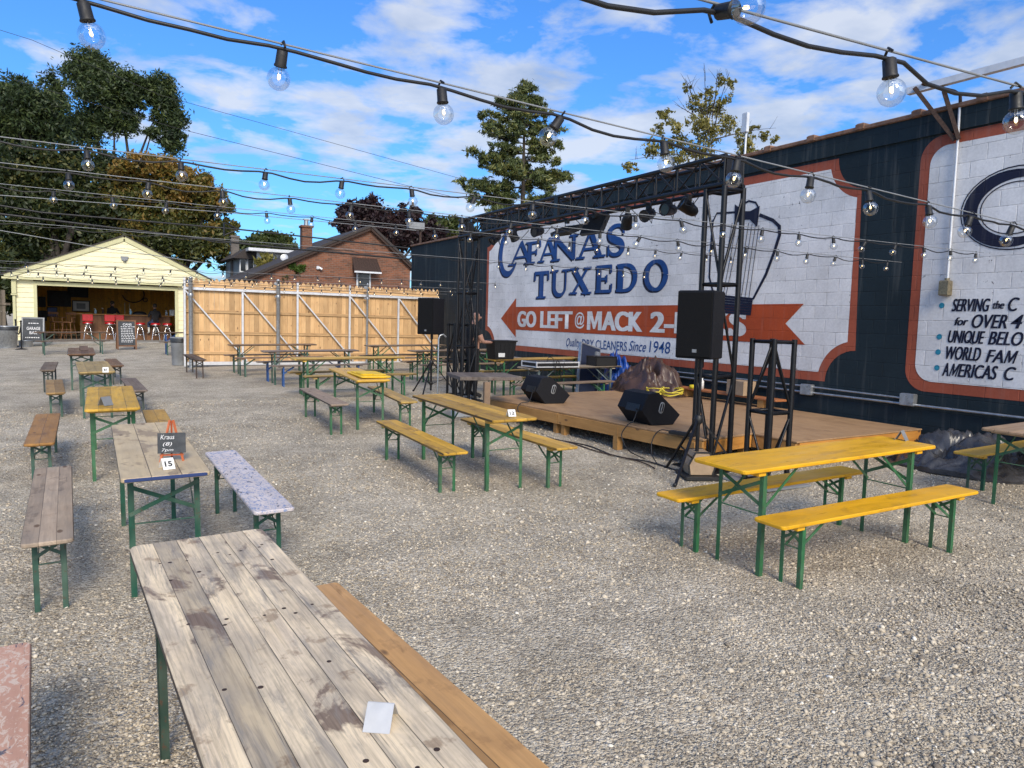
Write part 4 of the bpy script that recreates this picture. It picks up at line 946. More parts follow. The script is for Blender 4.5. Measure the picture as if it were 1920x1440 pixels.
def cable(name, label, pts, r=.007, mt='rubber', cat='cable', n=6):
    P4 = [Vector(p) for p in pts]; out = []
    for i in range(len(P4)-1):
        p0, a, b_, p3 = P4[max(i-1, 0)], P4[i], P4[i+1], P4[min(i+2, len(P4)-1)]
        for j in range(n):
            t = j/n; out.append(.5*((2*a)+(b_-p0)*t+(2*p0-5*a+4*b_-p3)*t*t+(3*a-p0-3*b_+p3)*t**3))
    out.append(P4[-1]); b = MB(); b.tube(out, r, 6); o = b.obj(name, M[mt]); return tag(o, label, cat)
g_ = lambda x, y, h=.012: (x, y, gz(x, y)+h)
cable('power_cable', 'black cable dropping from the far left wedge monitor over the stage edge', [(5.97, 10.05, .75), (5.85, 9.95, .60), (5.72, 10.0, .565), (5.66, 9.95, .45), (5.75, 9.7, .30), g_(5.8, 9.4)])
cable('power_cable', 'black cable dropping from the middle wedge monitor over the stage edge', [(6.03, 7.5, .75), (5.93, 7.45, .62), (5.88, 7.5, .56), (5.83, 7.55, .42), (5.84, 7.4, .25), g_(5.85, 7.1)])
cable('power_cable', 'long black cables trailing on gravel along the front of the stage', [g_(5.3, 11), g_(5.45, 10.1), g_(5.6, 9.3), g_(5.55, 8.7), g_(5.7, 8.1), g_(5.62, 7.4), g_(5.78, 6.9), g_(5.75, 6.3)], .009)
cable('power_cable', 'reddish black cable lying on gravel before the stage posts', [g_(5.35, 10.6), g_(5.52, 9.6), g_(5.45, 9.0), g_(5.6, 8.4), g_(5.58, 7.7), g_(5.68, 7.0), g_(5.6, 6.6)], .008, 'rust')
o = thing('power_strip', 'black power strip lying on the stage front corner', 'power strip', (6.0, 6.62, D), R(12)); 
b = MB(); b.box((0, 0, .025), (.06, .34, .045), .008)
for k in range(4): b.box((0, -.11+.07*k, .049), (.03, .035, .004), .001)
b.obj('strip', M['black_plastic'], o)
cable('power_cable', 'black lead hanging from the power strip down to gravel', [(6.0, 6.8, .575), (5.95, 6.95, .57), (5.88, 7.0, .45), (5.84, 6.95, .28), g_(5.8, 6.8)], .007)
o = thing('floor_lamp_case', 'battered cream and black angular case standing beneath the near speaker', 'case', (5.78, 6.08, gz(5.8, 6.1)), R(-25)); o.scale = (.78, .78, .78)
b = MB(); b.M = Matrix(((1, 0, 0, 0), (0, 0, -1, .15), (0, 1, 0, 0), (0, 0, 0, 1)))
b.prism([(-.17, .06), (.15, .06), (.20, .22), (.10, .38), (-.10, .38), (-.19, .20)], 0, .3, .006); b.obj('shell', M['card'], o)
b = MB()
for p, q in ((( -.17, .06), (-.19, .20)), ((-.19, .20), (-.10, .38)), ((-.10, .38), (.10, .38)), ((.10, .38), (.20, .22)), ((.20, .22), (.15, .06))):
    for yy in (-.152, .152): b.bar((p[0], yy, p[1]), (q[0], yy, q[1]), .02, .02)
b.obj('trim', M['black_plastic'], o)
b = MB(); b.box((0, 0, .03), (.5, .55, .05), .004); b.obj('base', M['black_plastic'], o)

# ------------------------------------------------------------------ stage-side gear
def case_on(name, label, x, y, z, rz, w, d, h, trim='alu', body='black_plastic'):
    o = thing(name, label, 'equipment case', (x, y, z), R(rz)); b = MB(); b.box((0, 0, h/2), (w, d, h), .008); b.obj('shell', M[body], o)
    b = MB()
    for sz in (0.012, h-.012):
        for sy in (-1, 1): b.box((0, sy*(d/2+.002), sz), (w+.01, .008, .024))
        for sx in (-1, 1): b.box((sx*(w/2+.002), 0, sz), (.008, d-.005, .024))
    for sx in (-1, 1):
        for sy in (-1, 1): b.box((sx*(w/2), sy*(d/2), h/2), (.022, .022, h+.01), .004)
    b.obj('edge_trim', M[trim], o); return o
zc = gz(8, 12.4)+.77-.088
case_on('mixer_case', 'flat silver edged black road case lying open on the case table', 7.75, 12.4, zc, 3, 1.0, .52, .11)
case_on('equipment_case', 'black lidded equipment case on right end of the case table', 9.0, 12.42, zc, -4, .48, .36, .21, 'black_metal')
b = MB(); 
p = atY(1118, 657, 12.75); o = thing('case_lid', 'navy road case lid with silver edges leaning upright behind the black case', 'case lid', (8.86, 12.72, .18), R(8))
b.M = Matrix.Rotation(R(14), 4, 'Y') @ Matrix.Rotation(R(-12), 4, 'X') ; b.box((0, 0, .62), (.55, .06, 1.22), .01); b.obj('panel', M['painted'], o, (.012, .02, .05))
b = MB(); b.M = Matrix.Rotation(R(14), 4, 'Y') @ Matrix.Rotation(R(-12), 4, 'X')
for sx in (-1, 1): b.box((sx*.28, 0, .62), (.02, .075, 1.24), .004)
for zz_ in (0.0, 1.24): b.box((0, 0, zz_), (.59, .075, .03), .004)
b.box((.18, -.05, 1.1), (.09, .05, .10), .01)
b.obj('edge_trim', M['galv'], o)
cable('power_cable', 'tangle of thin black leads hanging from the mixer case', [(7.5, 12.12, zc+.12), (7.52, 12.1, zc+.2), (7.62, 12.08, zc+.16), (7.66, 12.1, zc-.1), (7.72, 12.11, zc+.14), (7.8, 12.1, zc+.02), (7.82, 12.12, zc-.2), (7.9, 12.13, zc+.1)], .006)
# crumpled tarps
from mathutils import noise as mn
def tarp(name, label, x, y, z, a, b_, h, mt, seed, cat='tarpaulin', n=64):
    """thrown down sheet: ridged folds and sharp creases, closed down to the ground"""
    vs = []; fs = []; sv = Vector((seed*7.1, seed*3.3, 0))
    for j in range(n+1):
        for i in range(n+1):
            u, v = 2*i/n-1, 2*j/n-1; u2, v2 = u*(1-.24*v*v), v*(1-.24*u*u)
            wob = 1+.35*mn.noise(Vector((u*1.3, v*1.3, seed)))
            base = max(0, 1-((u2*u2+v2*v2)*wob)**1.1)
            q = Vector((u*1.5, v*1.5, 0))+sv+.35*mn.noise_vector(Vector((u*2, v*2, seed)))
            rd = 1-abs(mn.noise(q))*2.6; rd2 = 1-abs(mn.noise(q*2.3))*2.2; rd3 = 1-abs(mn.noise(q*5.1))*2
            rd4 = 1-abs(mn.noise(q*9.7))*2; zz_ = h*(base**.9)*(.26+.36*rd+.34*rd2+.16*rd3+.05*rd4)
            d = mn.noise_vector(Vector((u*2.6, v*2.6, seed*2)))*.16*base**.5
            vs.append((u2*a+d.x*a, v2*b_+d.y*b_, max(.006, zz_)))
    for j in range(n):
        for i in range(n): q = j*(n+1)+i; fs.append([q, q+1, q+n+2, q+n+1])
    bm = MB(); bm.add(vs, fs, True)
    rim = [i for i in range(n)]+[j*(n+1)+n for j in range(n)]+[n*(n+1)+i for i in range(n, 0, -1)]+[j*(n+1) for j in range(n, 0, -1)]
    low = [(vs[i][0], vs[i][1], 0) for i in rim]; bm.add([vs[i] for i in rim]+low, [[k, k+len(rim), (k+1) % len(rim)+len(rim), (k+1) % len(rim)] for k in range(len(rim))])
    o = bm.obj(name, M[mt]); o.location = (x, y, z); return tag(o, label, cat)
tarp('tarp', 'crumpled dark brown tarpaulin heaped against the wall behind the stage', 9.25, 11.15, D, .55, .95, .66, 'tarp_brown', 3)
tarp('tarp', 'crumpled bright blue tarpaulin beside the brown one at the wall', 9.5, 12.55, gz(9.5, 12.5), .30, .62, .95, 'tarp_blue', 6)
tarp('plastic_film', 'heap of shiny black plastic film on gravel at right end of the stage', 9.1, 5.05, gz(9.15, 5), .70, .9, .46, 'tarp_black', 8, 'plastic sheet')
tarp('plastic_film', 'grey translucent looking plastic bundle behind the right edge bench', 9.45, 3.9, gz(9.4, 3.9), .40, .5, .42, 'grey_paint', 12, 'plastic sheet')
for k, (x, y, ry) in enumerate(((9.0, 10.25, .22), (8.85, 10.5, .18))):
    rg = random.Random(k); pts = [(x+ry*math.cos(t*1.25)*(.6+.4*rg.random()), y+ry*1.2*math.sin(t*1.25)*(.7+.3*rg.random()), D+.02+.16*rg.random()) for t in range(26)]
    cable('cable_coil', ('tangled yellow extension cord on the stage beside brown tarpaulin', 'second loose loop of yellow cord spilling toward the stage')[k], pts, .009, 'rope', 'cord', 5)
o = thing('tape_roll', 'yellow tape roll with a small white bottle on the orange board', 'tape roll', (9.45, 10.15, D+.166)); b = MB(); b.lathe([(.05, 0), (.09, 0), (.09, .06), (.05, .06), (.05, 0)], 16); b.obj('roll', M['painted'], o, (.7, .55, .02))
tag(MB.obj((lambda b: (b.lathe([(.001, 0), (.035, 0), (.035, .14), (.015, .17), (.015, .20), (.001, .20)], 12, (9.47, 9.98, D+.167)), b)[1])(MB()), 'white_bottle', M['paper']), 'small white plastic bottle beside the yellow tape roll', 'bottle')
o = thing('wooden_box', 'small plywood speaker box with a dark slot on the orange board', 'box', (9.42, 9.0, D+.166), R(-6)); b = MB(); b.box((0, 0, .12), (.26, .42, .24), .004); b.obj('shell', M['card'], o); b = MB(); b.box((-.133, .08, .14), (.006, .07, .12)); b.obj('slot', M['ink'], o)
# bar table, tote, rod, paper
zb_ = .99
pa = on_plane(910, 709, zb_); 
o = thing('bar_table', 'grey brown square topped table on a wooden post beside the stage', 'table', (5.28, 10.42, gz(5.3, 10.4)), R(-12))
h_ = zb_-gz(5.3, 10.4)
b = MB(); b.box((0, 0, h_-.03), (.98, .95, .055), .006); b.obj('tabletop', M['weathered'], o, (.16, .13, .115))
_q = Matrix.Rotation(R(12), 4, 'Z') @ (atZ(913, 716, .93)-Vector((5.28, 10.42, 0))); b = MB(); b.box((_q.x, _q.y, (h_-.06)/2), (.09, .09, h_-.06), .004); b.obj('post', M['painted'], o, (.20, .13, .08))
b = MB(); b.box((_q.x+.1, _q.y+.1, .015), (.5, .5, .03), .004); b.obj('base', M['black_metal'], o)
p = on_plane(880, 748, .62); b = MB()
n = 7; vs = [(.36*(i/n-.5), .24*(j/n-.5), .05*math.sin(i*1.3+j)+.07*abs(i/n-.5)*2*(1+.3*math.sin(j*2))) for j in range(n+1) for i in range(n+1)]
b.add(vs, [[j*(n+1)+i, j*(n+1)+i+1, (j+1)*(n+1)+i+1, (j+1)*(n+1)+i] for j in range(n) for i in range(n)])
b.add([(v[0], v[1], v[2]-.012) for v in vs], [[j*(n+1)+i, (j+1)*(n+1)+i, (j+1)*(n+1)+i+1, j*(n+1)+i+1] for j in range(n) for i in range(n)])
b.box((0, 0, -.10), (.30, .2, .16), .01)
o = b.obj('paper_sack', M['paper']); o.location = (5.3, 11.25, gz(5.3, 11.2)+.18); tag(o, 'crumpled white paper sack on the ground behind the number 12 table', 'paper sack')
zt_ = gz(7.2, 13.4)+.775
o = thing('storage_tote', 'black plastic tote with a white label held at the yellow wall table', 'storage tote', (7.22, 13.5, zt_), R(2))
b = MB(); vs = []
for z, k in ((0, .84), (.36, 1.0)): vs += [(x*.26*k, y*.19*k, z) for x, y in ((-1, -1), (1, -1), (1, 1), (-1, 1))]
b.add(vs, [[3, 2, 1, 0]]+[[i, (i+1) % 4, 4+(i+1) % 4, 4+i] for i in range(4)]); b.box((0, 0, .375), (.56, .42, .03), .008)
for k in range(5): b.bar((-.19+.095*k, -.165, .02), (-.21+.105*k, -.192, .34), .018, .012)
b.obj('body', M['black_plastic'], o); b = MB(); b.box((-.08, -.178, .09), (.15, .012, .08), .001); b.obj('paper_label', M['paper'], o)
o = thing('metal_rod', 'thin grey upright rod with a round top left of short truss post', 'rod', (6.0, 13.9, gz(6, 13.9)))
b = MB(); b.tube([(0, 0, 0), (0, 0, 1.18), (.03, 0, 1.25), (.10, 0, 1.27), (.16, 0, 1.22)], .017); b.obj('rod', M['galv'], o)
# ------------------------------------------------------------------ people
def human(name, label, loc, yaw, J, mats, region, hair=None, group=None):
    """J: joint name -> (pos, radius, parent). one skinned surface, facing local -Y"""
    names = list(J); idx = {n: i for i, n in enumerate(names)}
    me = bpy.data.meshes.new('body'); me.from_pydata([J[n][0] for n in names], [(idx[J[n][2]], idx[n]) for n in names if J[n][2]], [])
    o = bpy.data.objects.new('tmp', me); COL.objects.link(o)
    sk = o.modifiers.new('skin', 'SKIN'); sk.use_smooth_shade = True; sk.branch_smoothing = .2
    lay = me.skin_vertices[0].data
    for i, n in enumerate(names):
        r = J[n][1]; lay[i].radius = r if isinstance(r, tuple) else (r, r); lay[i].use_root = (i == 0)
    ss = o.modifiers.new('sub', 'SUBSURF'); ss.levels = 2; ss.render_levels = 2
    bpy.context.view_layer.update()
    m2 = bpy.data.meshes.new_from_object(o.evaluated_get(bpy.context.evaluated_depsgraph_get()))
    bpy.data.objects.remove(o)
    m2.materials.clear()
    for m_ in mats: m2.materials.append(m_)
    pos = np.array([J[n][0] for n in names]); reg = [region(n) for n in names]
    for p in m2.polygons:
        d = ((pos-np.array(p.center))**2).sum(1); p.material_index = reg[int(d.argmin())]; p.use_smooth = True
    root = thing(name, label, 'person', loc, yaw, group); link('body', m2, root)
    hc = Vector(J['head'][0])
    b = MB(); b.ball((hc.x, hc.y-.105, hc.z-.03), (.016, .022, .026), 8, 6)
    for sx in (-1, 1): b.ball((hc.x+sx*.083, hc.y+.01, hc.z-.02), (.012, .022, .034), 8, 6)
    b.obj('face_features', mats[-1], root)
    b = MB()
    for sx in (-1, 1): b.ball((hc.x+sx*.033, hc.y-.092, hc.z+.0), (.013, .008, .008), 8, 6)
    b.ball((hc.x, hc.y-.093, hc.z-.07), (.026, .008, .007), 8, 6); b.obj('eyes_and_mouth', M['hair'], root)
    if hair:
        b = MB(); b.ball((hc.x, hc.y+.022, hc.z+.03), (.098, .105, .105), 14, 10)
        if hair == 'long': b.ball((hc.x, hc.y+.06, hc.z-.06), (.085, .06, .13), 12, 8)
        b.obj('hair', M['hair'], root)
    return root
def base(h=1.0):
    J = {'pelvis': ((0, 0, .95), (.15, .11), None), 'waist': ((0, .0, 1.08), (.145, .105), 'pelvis'), 'chest': ((0, 0, 1.30), (.175, .12), 'waist'), 'collar': ((0, .01, 1.44), (.12, .085), 'chest'), 'neck': ((0, -.0, 1.52), .055, 'collar'), 'chin': ((0, -.02, 1.575), (.062, .07), 'neck'), 'head': ((0, -.015, 1.66), (.078, .095), 'chin'), 'crown': ((0, -.005, 1.74), (.055, .065), 'head')}
    for s, sx in (('l', 1), ('r', -1)):
        J['hip'+s] = ((sx*.10, 0, .88), .095, 'pelvis'); J['knee'+s] = ((sx*.11, -.02, .50), .062, 'hip'+s); J['ankle'+s] = ((sx*.115, .01, .10), .045, 'knee'+s); J['toe'+s] = ((sx*.13, -.15, .035), (.045, .03), 'ankle'+s)
        J['shoulder'+s] = ((sx*.19, .01, 1.40), .068, 'chest'); J['elbow'+s] = ((sx*.25, .03, 1.12), .045, 'shoulder'+s); J['wrist'+s] = ((sx*.25, -.08, .88), .030, 'elbow'+s); J['palm'+s] = ((sx*.25, -.11, .80), (.036, .02), 'wrist'+s)
    return J
def fingers(J, s, d, side, curl):
    """five unequal fingers from the palm: d = pointing, side = across, curl = bend direction"""
    p = Vector(J['palm'+s][0]); d, side, curl = Vector(d), Vector(side), Vector(curl)
    for k, (off, ln) in enumerate(((-.030, .070), (-.010, .080), (.010, .075), (.028, .060))):
        a = p+side*off+d*.035; J['f%da%s' % (k, s)] = (tuple(a), .0095, 'palm'+s)
        J['f%db%s' % (k, s)] = (tuple(a+d*ln*.5+curl*ln*.2), .009, 'f%da%s' % (k, s)); J['f%dc%s' % (k, s)] = (tuple(a+d*ln*.7+curl*ln*.75), .008, 'f%db%s' % (k, s))
    a = p-side*.038-d*.01; J['tha'+s] = (tuple(a), .011, 'palm'+s); J['thb'+s] = (tuple(a+d*.03-side*.02+curl*.02), .010, 'tha'+s); J['thc'+s] = (tuple(a+d*.055-side*.014+curl*.045), .009, 'thb'+s)
def regA(n):
    if n[:4] in ('chin', 'head', 'crow', 'neck') or n[:5] in ('elbow', 'wrist') or n[:4] == 'palm' or (n[0] in 'ft' and n[:3] != 'toe' ): return 2
    if n[:3] in ('hip', 'kne') or n == 'pelvis': return 1
    if n[:3] in ('ank', 'toe'): return 1
    return 0
J = base()
for k, v in (('elbowr', (-.22, -.10, 1.14)), ('wristr', (-.13, -.30, 1.13)), ('palmr', (-.10, -.375, 1.135)), ('elbowl', (.24, -.12, 1.14)), ('wristl', (.16, -.32, 1.13)), ('palml', (.13, -.39, 1.135))): J[k] = (v, J[k][1], J[k][2])
for s, sx in (('r', -1), ('l', 1)): fingers(J, s, (.1*-sx, -.95, .1), (sx*-.95, -.1, 0), (0, -.3, -.95))
J['head'] = ((0, -.045, 1.655), J['head'][1], 'chin'); J['crown'] = ((0, -.04, 1.73), J['crown'][1], 'head'); J['chin'] = ((0, -.055, 1.57), J['chin'][1], 'neck')
human('person', 'bald person in black clothes holding the black tote behind far truss tower', (6.60, 13.52, gz(6.6, 13.5)), R(90), J, (M['black_cloth'], M['black_cloth'], M['skin']), regA)

# ------------------------------------------------------------------ garage bar
GY = 36.5; gb = .43
gar = thing('garage_bar', 'pale yellow sided garage with open front housing a bar', 'garage', (.8, GY, gb))
gx0, gx1, ox0, ox1, oz, ez, az, dep = -3.8, 3.55, -3.07, 2.13, 2.31, 2.62, 4.45, 6.6    # relative to the base
axx = .15
b = MB()
def lap(x0, x1, z0, z1, n=None):
    z = z0
    while z < z1-.01:
        zt = min(z+.2, z1); b.prism([(x0, -.012), (x1, -.012), (x1, .06), (x0, .06)], z, z+.001)
        b.add([(x0, -.028, z), (x1, -.028, z), (x1, -.006, zt), (x0, -.006, zt), (x0, .05, z), (x1, .05, z), (x1, .05, zt), (x0, .05, zt)], [[0, 1, 2, 3], [7, 6, 5, 4], [4, 5, 1, 0], [3, 2, 6, 7], [4, 0, 3, 7], [1, 5, 6, 2]]); z = zt
lap(gx0, ox0-.12, 0, ez); lap(ox1+.12, gx1, 0, ez)
z = ez-.0
sl = (az-ez)/(axx-(gx0-.35))
slr = (az-ez)/((gx1+.35)-axx)
while z < az-.12:
    zt = min(z+.2, az-.1)
    xa, xb = axx-(az-z)/sl+.22, axx+(az-z)/slr-.22; xc, xd = axx-(az-zt)/sl+.22, axx+(az-zt)/slr-.22
    if xb-xa > .1:
        xc = min(xc, xd)
        g0 = -.24; b.add([(xa, g0-.028, z), (xb, g0-.028, z), (xd, g0-.006, zt), (xc, g0-.006, zt), (xa, g0+.05, z), (xb, g0+.05, z), (xd, g0+.05, zt), (xc, g0+.05, zt)], [[0, 1, 2, 3], [7, 6, 5, 4], [4, 5, 1, 0], [3, 2, 6, 7], [4, 0, 3, 7], [1, 5, 6, 2]])
    z = zt
b.box((gx0+.03, dep/2+.06, ez/2), (.06, dep, ez)); b.box((gx1-.03, dep/2+.06, ez/2), (.06, dep, ez)); b.box(((gx0+gx1)/2, dep+.06, ez/2), (gx1-gx0, .06, ez))
b.obj('siding_wall', M['yellow_siding'], gar)
b = MB()
for x in (ox0-.06, ox1+.06): b.box((x, -.02, oz/2), (.12, .10, oz))
b.box(((ox0+ox1)/2, -.02, oz+.08), (ox1-ox0+.24, .10, .16)); b.box(((gx0+gx1)/2-.1, -.14, ez-.05), (gx1-gx0+.7, .29, .10))
for (xa, xb) in ((gx0-.35, axx), (gx1+.35, axx)): b.bar((xa, -.26, ez+.0), (xb, -.26, az-.0), .10, .21)
b.box((gx0-.06, -.05, .95), (.10, .12, 1.9)); b.box((gx0-.06, -.06, 2.25), (.16, .16, .62)); b.box((gx0-.06, -.06, 1.9), (.2, .2, .06))
b.obj('trim', M['cream_trim'], gar)
b = MB()
for s, xe, k in ((-1, gx0-.45, sl), (1, gx1+.45, slr)):
    ze = az-abs(xe-axx)*k
    b.add([(axx, -.36, az+.1), (xe, -.36, ze+.1), (xe, dep+.2, ze+.1), (axx, dep+.2, az+.1), (axx, -.36, az+.15), (xe, -.36, ze+.15), (xe, dep+.2, ze+.15), (axx, dep+.2, az+.15)], [[0, 1, 2, 3], [7, 6, 5, 4], [0, 4, 5, 1], [1, 5, 6, 2], [2, 6, 7, 3]])
b.obj('roof', M['shingle'], gar)
b = MB(); b.M = Matrix.Translation((0, -.24, 0)); b.box((axx, -.05, 3.65), (.30, .06, .07)); b.prism([(axx-.12, -.08), (axx+.12, -.08), (axx+.12, -.02), (axx-.12, -.02)], 3.52, 3.62); b.ball((axx, -.10, 3.51), (.07, .07, .06), 10, 6); b.obj('gable_lamp', M['grey_paint'], gar)
b = MB(); b.box(((gx0+gx1)/2, dep-.02, 1.4), (gx1-gx0-.15, .05, 2.5)); b.box((gx0+.10, dep/2, 1.4), (.05, dep-.2, 2.5)); b.box((gx1-.10, dep/2, 1.4), (.05, dep-.2, 2.5)); b.obj('inner_wall', M['ochre'], gar)
b = MB(); b.box(((gx0+gx1)/2, dep/2, oz+.28), (gx1-gx0-.1, dep-.1, .05)); b.obj('ceiling', M['dark_int'], gar)
b = MB(); b.box(((gx0+gx1)/2, dep/2, -.06), (gx1-gx0+.1, dep+.2, .16)); b.obj('floor_slab', M['concrete'], gar)
CYc = GY+2.3
ct = thing('bar_counter', 'long boarded bar counter with pale wooden top inside the garage', 'counter', (1.05, CYc, gb+.02))
b = MB(); b.box((0, .3, .56), (3.7, .55, 1.12)); b.obj('front', M['counter_wood'], ct)
b = MB(); b.box((-.06, .26, 1.145), (3.98, .74, .05), .008); b.obj('counter_top', M['pine'], ct)
def gp(px, py, y): return atY(px, py, y)
def stool(px, y, back, label):
    p = gp(px, 620, y); z0 = gb+.02
    o = thing('bar_stool', label, 'bar stool', (p.x, y, z0), R(180 if back else 0), 'red bar stools at the garage counter')
    b = MB(); b.lathe([(.001, .70), (.19, .70), (.21, .73), (.21, .78), (.18, .81), (.001, .815)], 18); b.obj('seat', M['vinyl'], o)
    b = MB(); b.lathe([(.03, .5), (.03, .70)], 10); b.lathe([(.205, .695), (.215, .715), (.205, .735)], 18)
    for k in range(4):
        a = R(45+90*k); c, s_ = math.cos(a), math.sin(a); b.tube([(c*.05, s_*.05, .66), (c*.14, s_*.14, .5), (c*.24, s_*.24, .01)], .014, 7)
    b.obj('leg_frame', M['chrome'], o)
    b = MB(); b.tube([(.19*math.cos(R(t)), .19*math.sin(R(t)), .26) for t in range(0, 361, 30)], .011, 6, False); b.obj('foot_ring', M['chrome'], o)
    if back:
        b = MB(); b.M = Matrix.Translation((0, .19, 0)); b.prism(rrect(.42, .06, .025), .84, 1.14, .015); b.obj('backrest', M['vinyl'], o)
    return o
stool(165, GY+1.75, True, 'red bar stool with backrest at the left end of the counter')
stool(206, GY+1.75, True, 'red bar stool with backrest second from left at the counter')
stool(223, GY+1.95, True, 'red bar stool with backrest half hidden behind the menu board')
stool(263, GY+1.75, False, 'backless red bar stool just right of the menu board')
stool(292, GY+1.75, False, 'backless red bar stool under the seated customer')
stool(314, GY+1.80, False, 'backless red bar stool at the right end of the counter')
def highchair(px, y, label, rz):
    p = gp(px, 630, y); o = thing('high_chair', label, 'bar chair', (p.x, y, gb+.02), R(rz), 'wooden high chairs in the garage'); m_ = M['counter_wood']
    b = MB(); b.prism(rrect(.42, .42, .08), .74, .78, .008); b.obj('seat', m_, o)
    for sx in (-1, 1):
        for sy in (-1, 1): b = MB(); b.tube([(sx*.15, sy*.15, .74), (sx*.23, sy*.23, 0)], .018, 7); b.obj('leg', m_, o)
    b = MB()
    for z, k in ((.25, .205), (.42, .19)):
        for a, c in (((-k, -k), (k, -k)), ((k, -k), (k, k)), ((k, k), (-k, k)), ((-k, k), (-k, -k))): b.tube([(*a, z), (*c, z)], .011, 6)
    b.obj('stretcher', m_, o)
    b = MB()
    for k in range(6): b.tube([(-.17+.068*k, .17, .78), (-.19+.076*k, .22, 1.12)], .010, 6)
    b.bar((-.22, .22, 1.15), (.22, .22, 1.15), .03, .10); 
    for sx in (-1, 1): b.tube([(sx*.2, -.12, .78), (sx*.21, -.12, .96), (sx*.21, .2, .98)], .013, 6)
    b.obj('backrest', m_, o)
highchair(106, GY+2.2, 'dark wooden high chair against ochre wall, left one of the pair', 30); highchair(129, GY+2.0, 'dark wooden high chair nearer to the counter, right one of the pair', -25)
WBk = GY+dep-.08
def framed(px, py, w, h, label, y=None, col='dark', cat='picture'):
    p = gp(px, py, y or WBk); o = thing('framed_picture', label, cat, (p.x, p.y, p.z), 0, 'pictures on the garage wall')
    b = MB(); b.box((0, 0, 0), (w, .05, h), .004); b.obj('frame', M['black_plastic'], o); b = MB(); b.box((0, -.028, 0), (w-.09, .006, h-.09)); b.obj('print', M['paper'] if col == 'light' else M['slate'] if col == 'dark' else M['tarp_blue'], o)
    if col == 'light': b = MB(); b.box((0, -.033, 0), (w*.5, .004, h*.5)); b.obj('print_image', M['grey_paint'], o)
framed(152, 574, .78, .56, 'white matted picture in thin black frame on the ochre wall', col='light')
framed(111, 560, 1.0, .78, 'large black framed dark picture at upper left of ochre wall'); framed(146, 548, .9, .5, 'dark framed picture high on the ochre wall')
framed(98, 585, .45, .5, 'small blue and red poster low on the left ochre wall', col='blue'); framed(80, 592, .35, .5, 'small dark poster at far left of the ochre wall'); framed(79, 566, .3, .5, 'narrow dark frame at the far left of the ochre wall')
p = gp(250, 556, WBk); b = MB()
b.tube([(p.x+.5*math.cos(R(t)), p.y-.03, p.z+.12+.42*math.sin(R(t))) for t in range(190, 400, 15)], .03, 6); b.tube([(p.x+.55+.1*math.cos(R(t)), p.y-.03, p.z-.15+.1*math.sin(R(t))) for t in range(0, 361, 30)], .025, 6)
tag(b.obj('painted_scroll', M['rust']), 'dark red painted scroll lettering on the ochre back wall', 'wall sign')
for px, lab, col, hh, rr in ((179, 'clear blue sanitizer pump bottle left of the bartender on counter', (.35, .5, .6), .22, .055), (193, 'dark bottle beside the sanitizer on the counter', (.06, .03, .02), .26, .04), (245, 'pale blue pump bottle in the middle of the counter', (.3, .5, .62), .25, .06), (312, 'clear bottle right of the customer on the counter', (.5, .55, .6), .24, .055)):
    p = gp(px, 585, CYc+.2); o = thing('counter_bottle', lab, 'bottle', (p.x, CYc+.2, gb+1.19), 0, 'bottles on the garage counter')
    b = MB(); b.lathe([(.001, 0), (rr, 0), (rr, hh*.6), (rr*.4, hh*.75), (rr*.35, hh*.85)], 12); b.obj('body', M['painted'], o, col); b = MB(); b.lathe([(rr*.4, hh*.85), (rr*.4, hh), (.001, hh)], 10); b.tube([(0, 0, hh*.97), (-.06, 0, hh)], .012, 6); b.obj('cap', M['paper'], o)
for k, (px, lab) in enumerate(((234, 'brass beer tap on the counter behind the bartender'), (243, 'second brass beer tap nearer the pale blue bottle'))):
    p = gp(px, 585, CYc+.35); b = MB(); b.tube([(p.x, CYc+.35, gb+1.17), (p.x, CYc+.35, gb+1.5)], .022, 8); b.tube([(p.x, CYc+.35, gb+1.5), (p.x, CYc+.33, gb+1.72)], .018, 8); tag(b.obj('beer_tap', M['brass']), lab, 'beer tap', 'beer taps')
p = gp(323, 582, CYc+.2); tag(MB.obj((lambda b: (b.lathe([(.13, 0), (.13, .28), (.001, .28)], 14, (p.x, CYc+.2, gb+1.18)), b)[1])(MB()), 'paper_roll', M['paper']), 'white paper towel roll at right end of the counter', 'paper towel')
p = gp(262, 583, CYc+.25); b = MB(); b.ball((p.x, CYc+.25, gb+1.22), (.3, .15, .14), 12, 8); b.box((p.x, CYc+.25, gb+1.19), (.7, .3, .04), .005); tag(b.obj('drip_tray', M['black_plastic']), 'dark drip tray with domed cover on the counter', 'tray')
# bartender and customer
J = base(); J['head'] = ((-.02, -.06, 1.65), J['head'][1], 'chin'); J['crown'] = ((-.02, -.05, 1.73), J['crown'][1], 'head')
for k, v in (('elbowr', (-.27, -.12, 1.14)), ('wristr', (-.10, -.30, 1.16)), ('palmr', (-.04, -.36, 1.17)), ('elbowl', (.27, -.12, 1.14)), ('wristl', (.12, -.32, 1.16)), ('palml', (.06, -.38, 1.17))): J[k] = (v, J[k][1], J[k][2])
for s, sx in (('r', -1), ('l', 1)): fingers(J, s, (.5*-sx, -.85, 0), (sx*-.85, -.5, 0), (0, 0, -1))
def regJ(n):
    if n[:4] in ('chin', 'head', 'crow', 'palm') or (n[0] in 'ft' and n[:3] != 'toe'): return 2
    if n[:3] in ('hip', 'kne', 'ank', 'toe') or n == 'pelvis': return 1
    return 0
p = gp(211, 600, CYc+1.0); human('person', 'bartender in black hooded top leaning behind the garage counter', (p.x, CYc+.95, gb+.03), R(25), J, (M['black_cloth'], M['black_cloth'], M['skin']), regJ, 'long')
J = base(); dz = -.16
for k in ('pelvis', 'waist', 'chest', 'collar', 'neck', 'chin', 'head', 'crown', 'shoulderl', 'shoulderr'): q = J[k][0]; J[k] = ((q[0], q[1], q[2]+dz+.08), J[k][1], J[k][2])
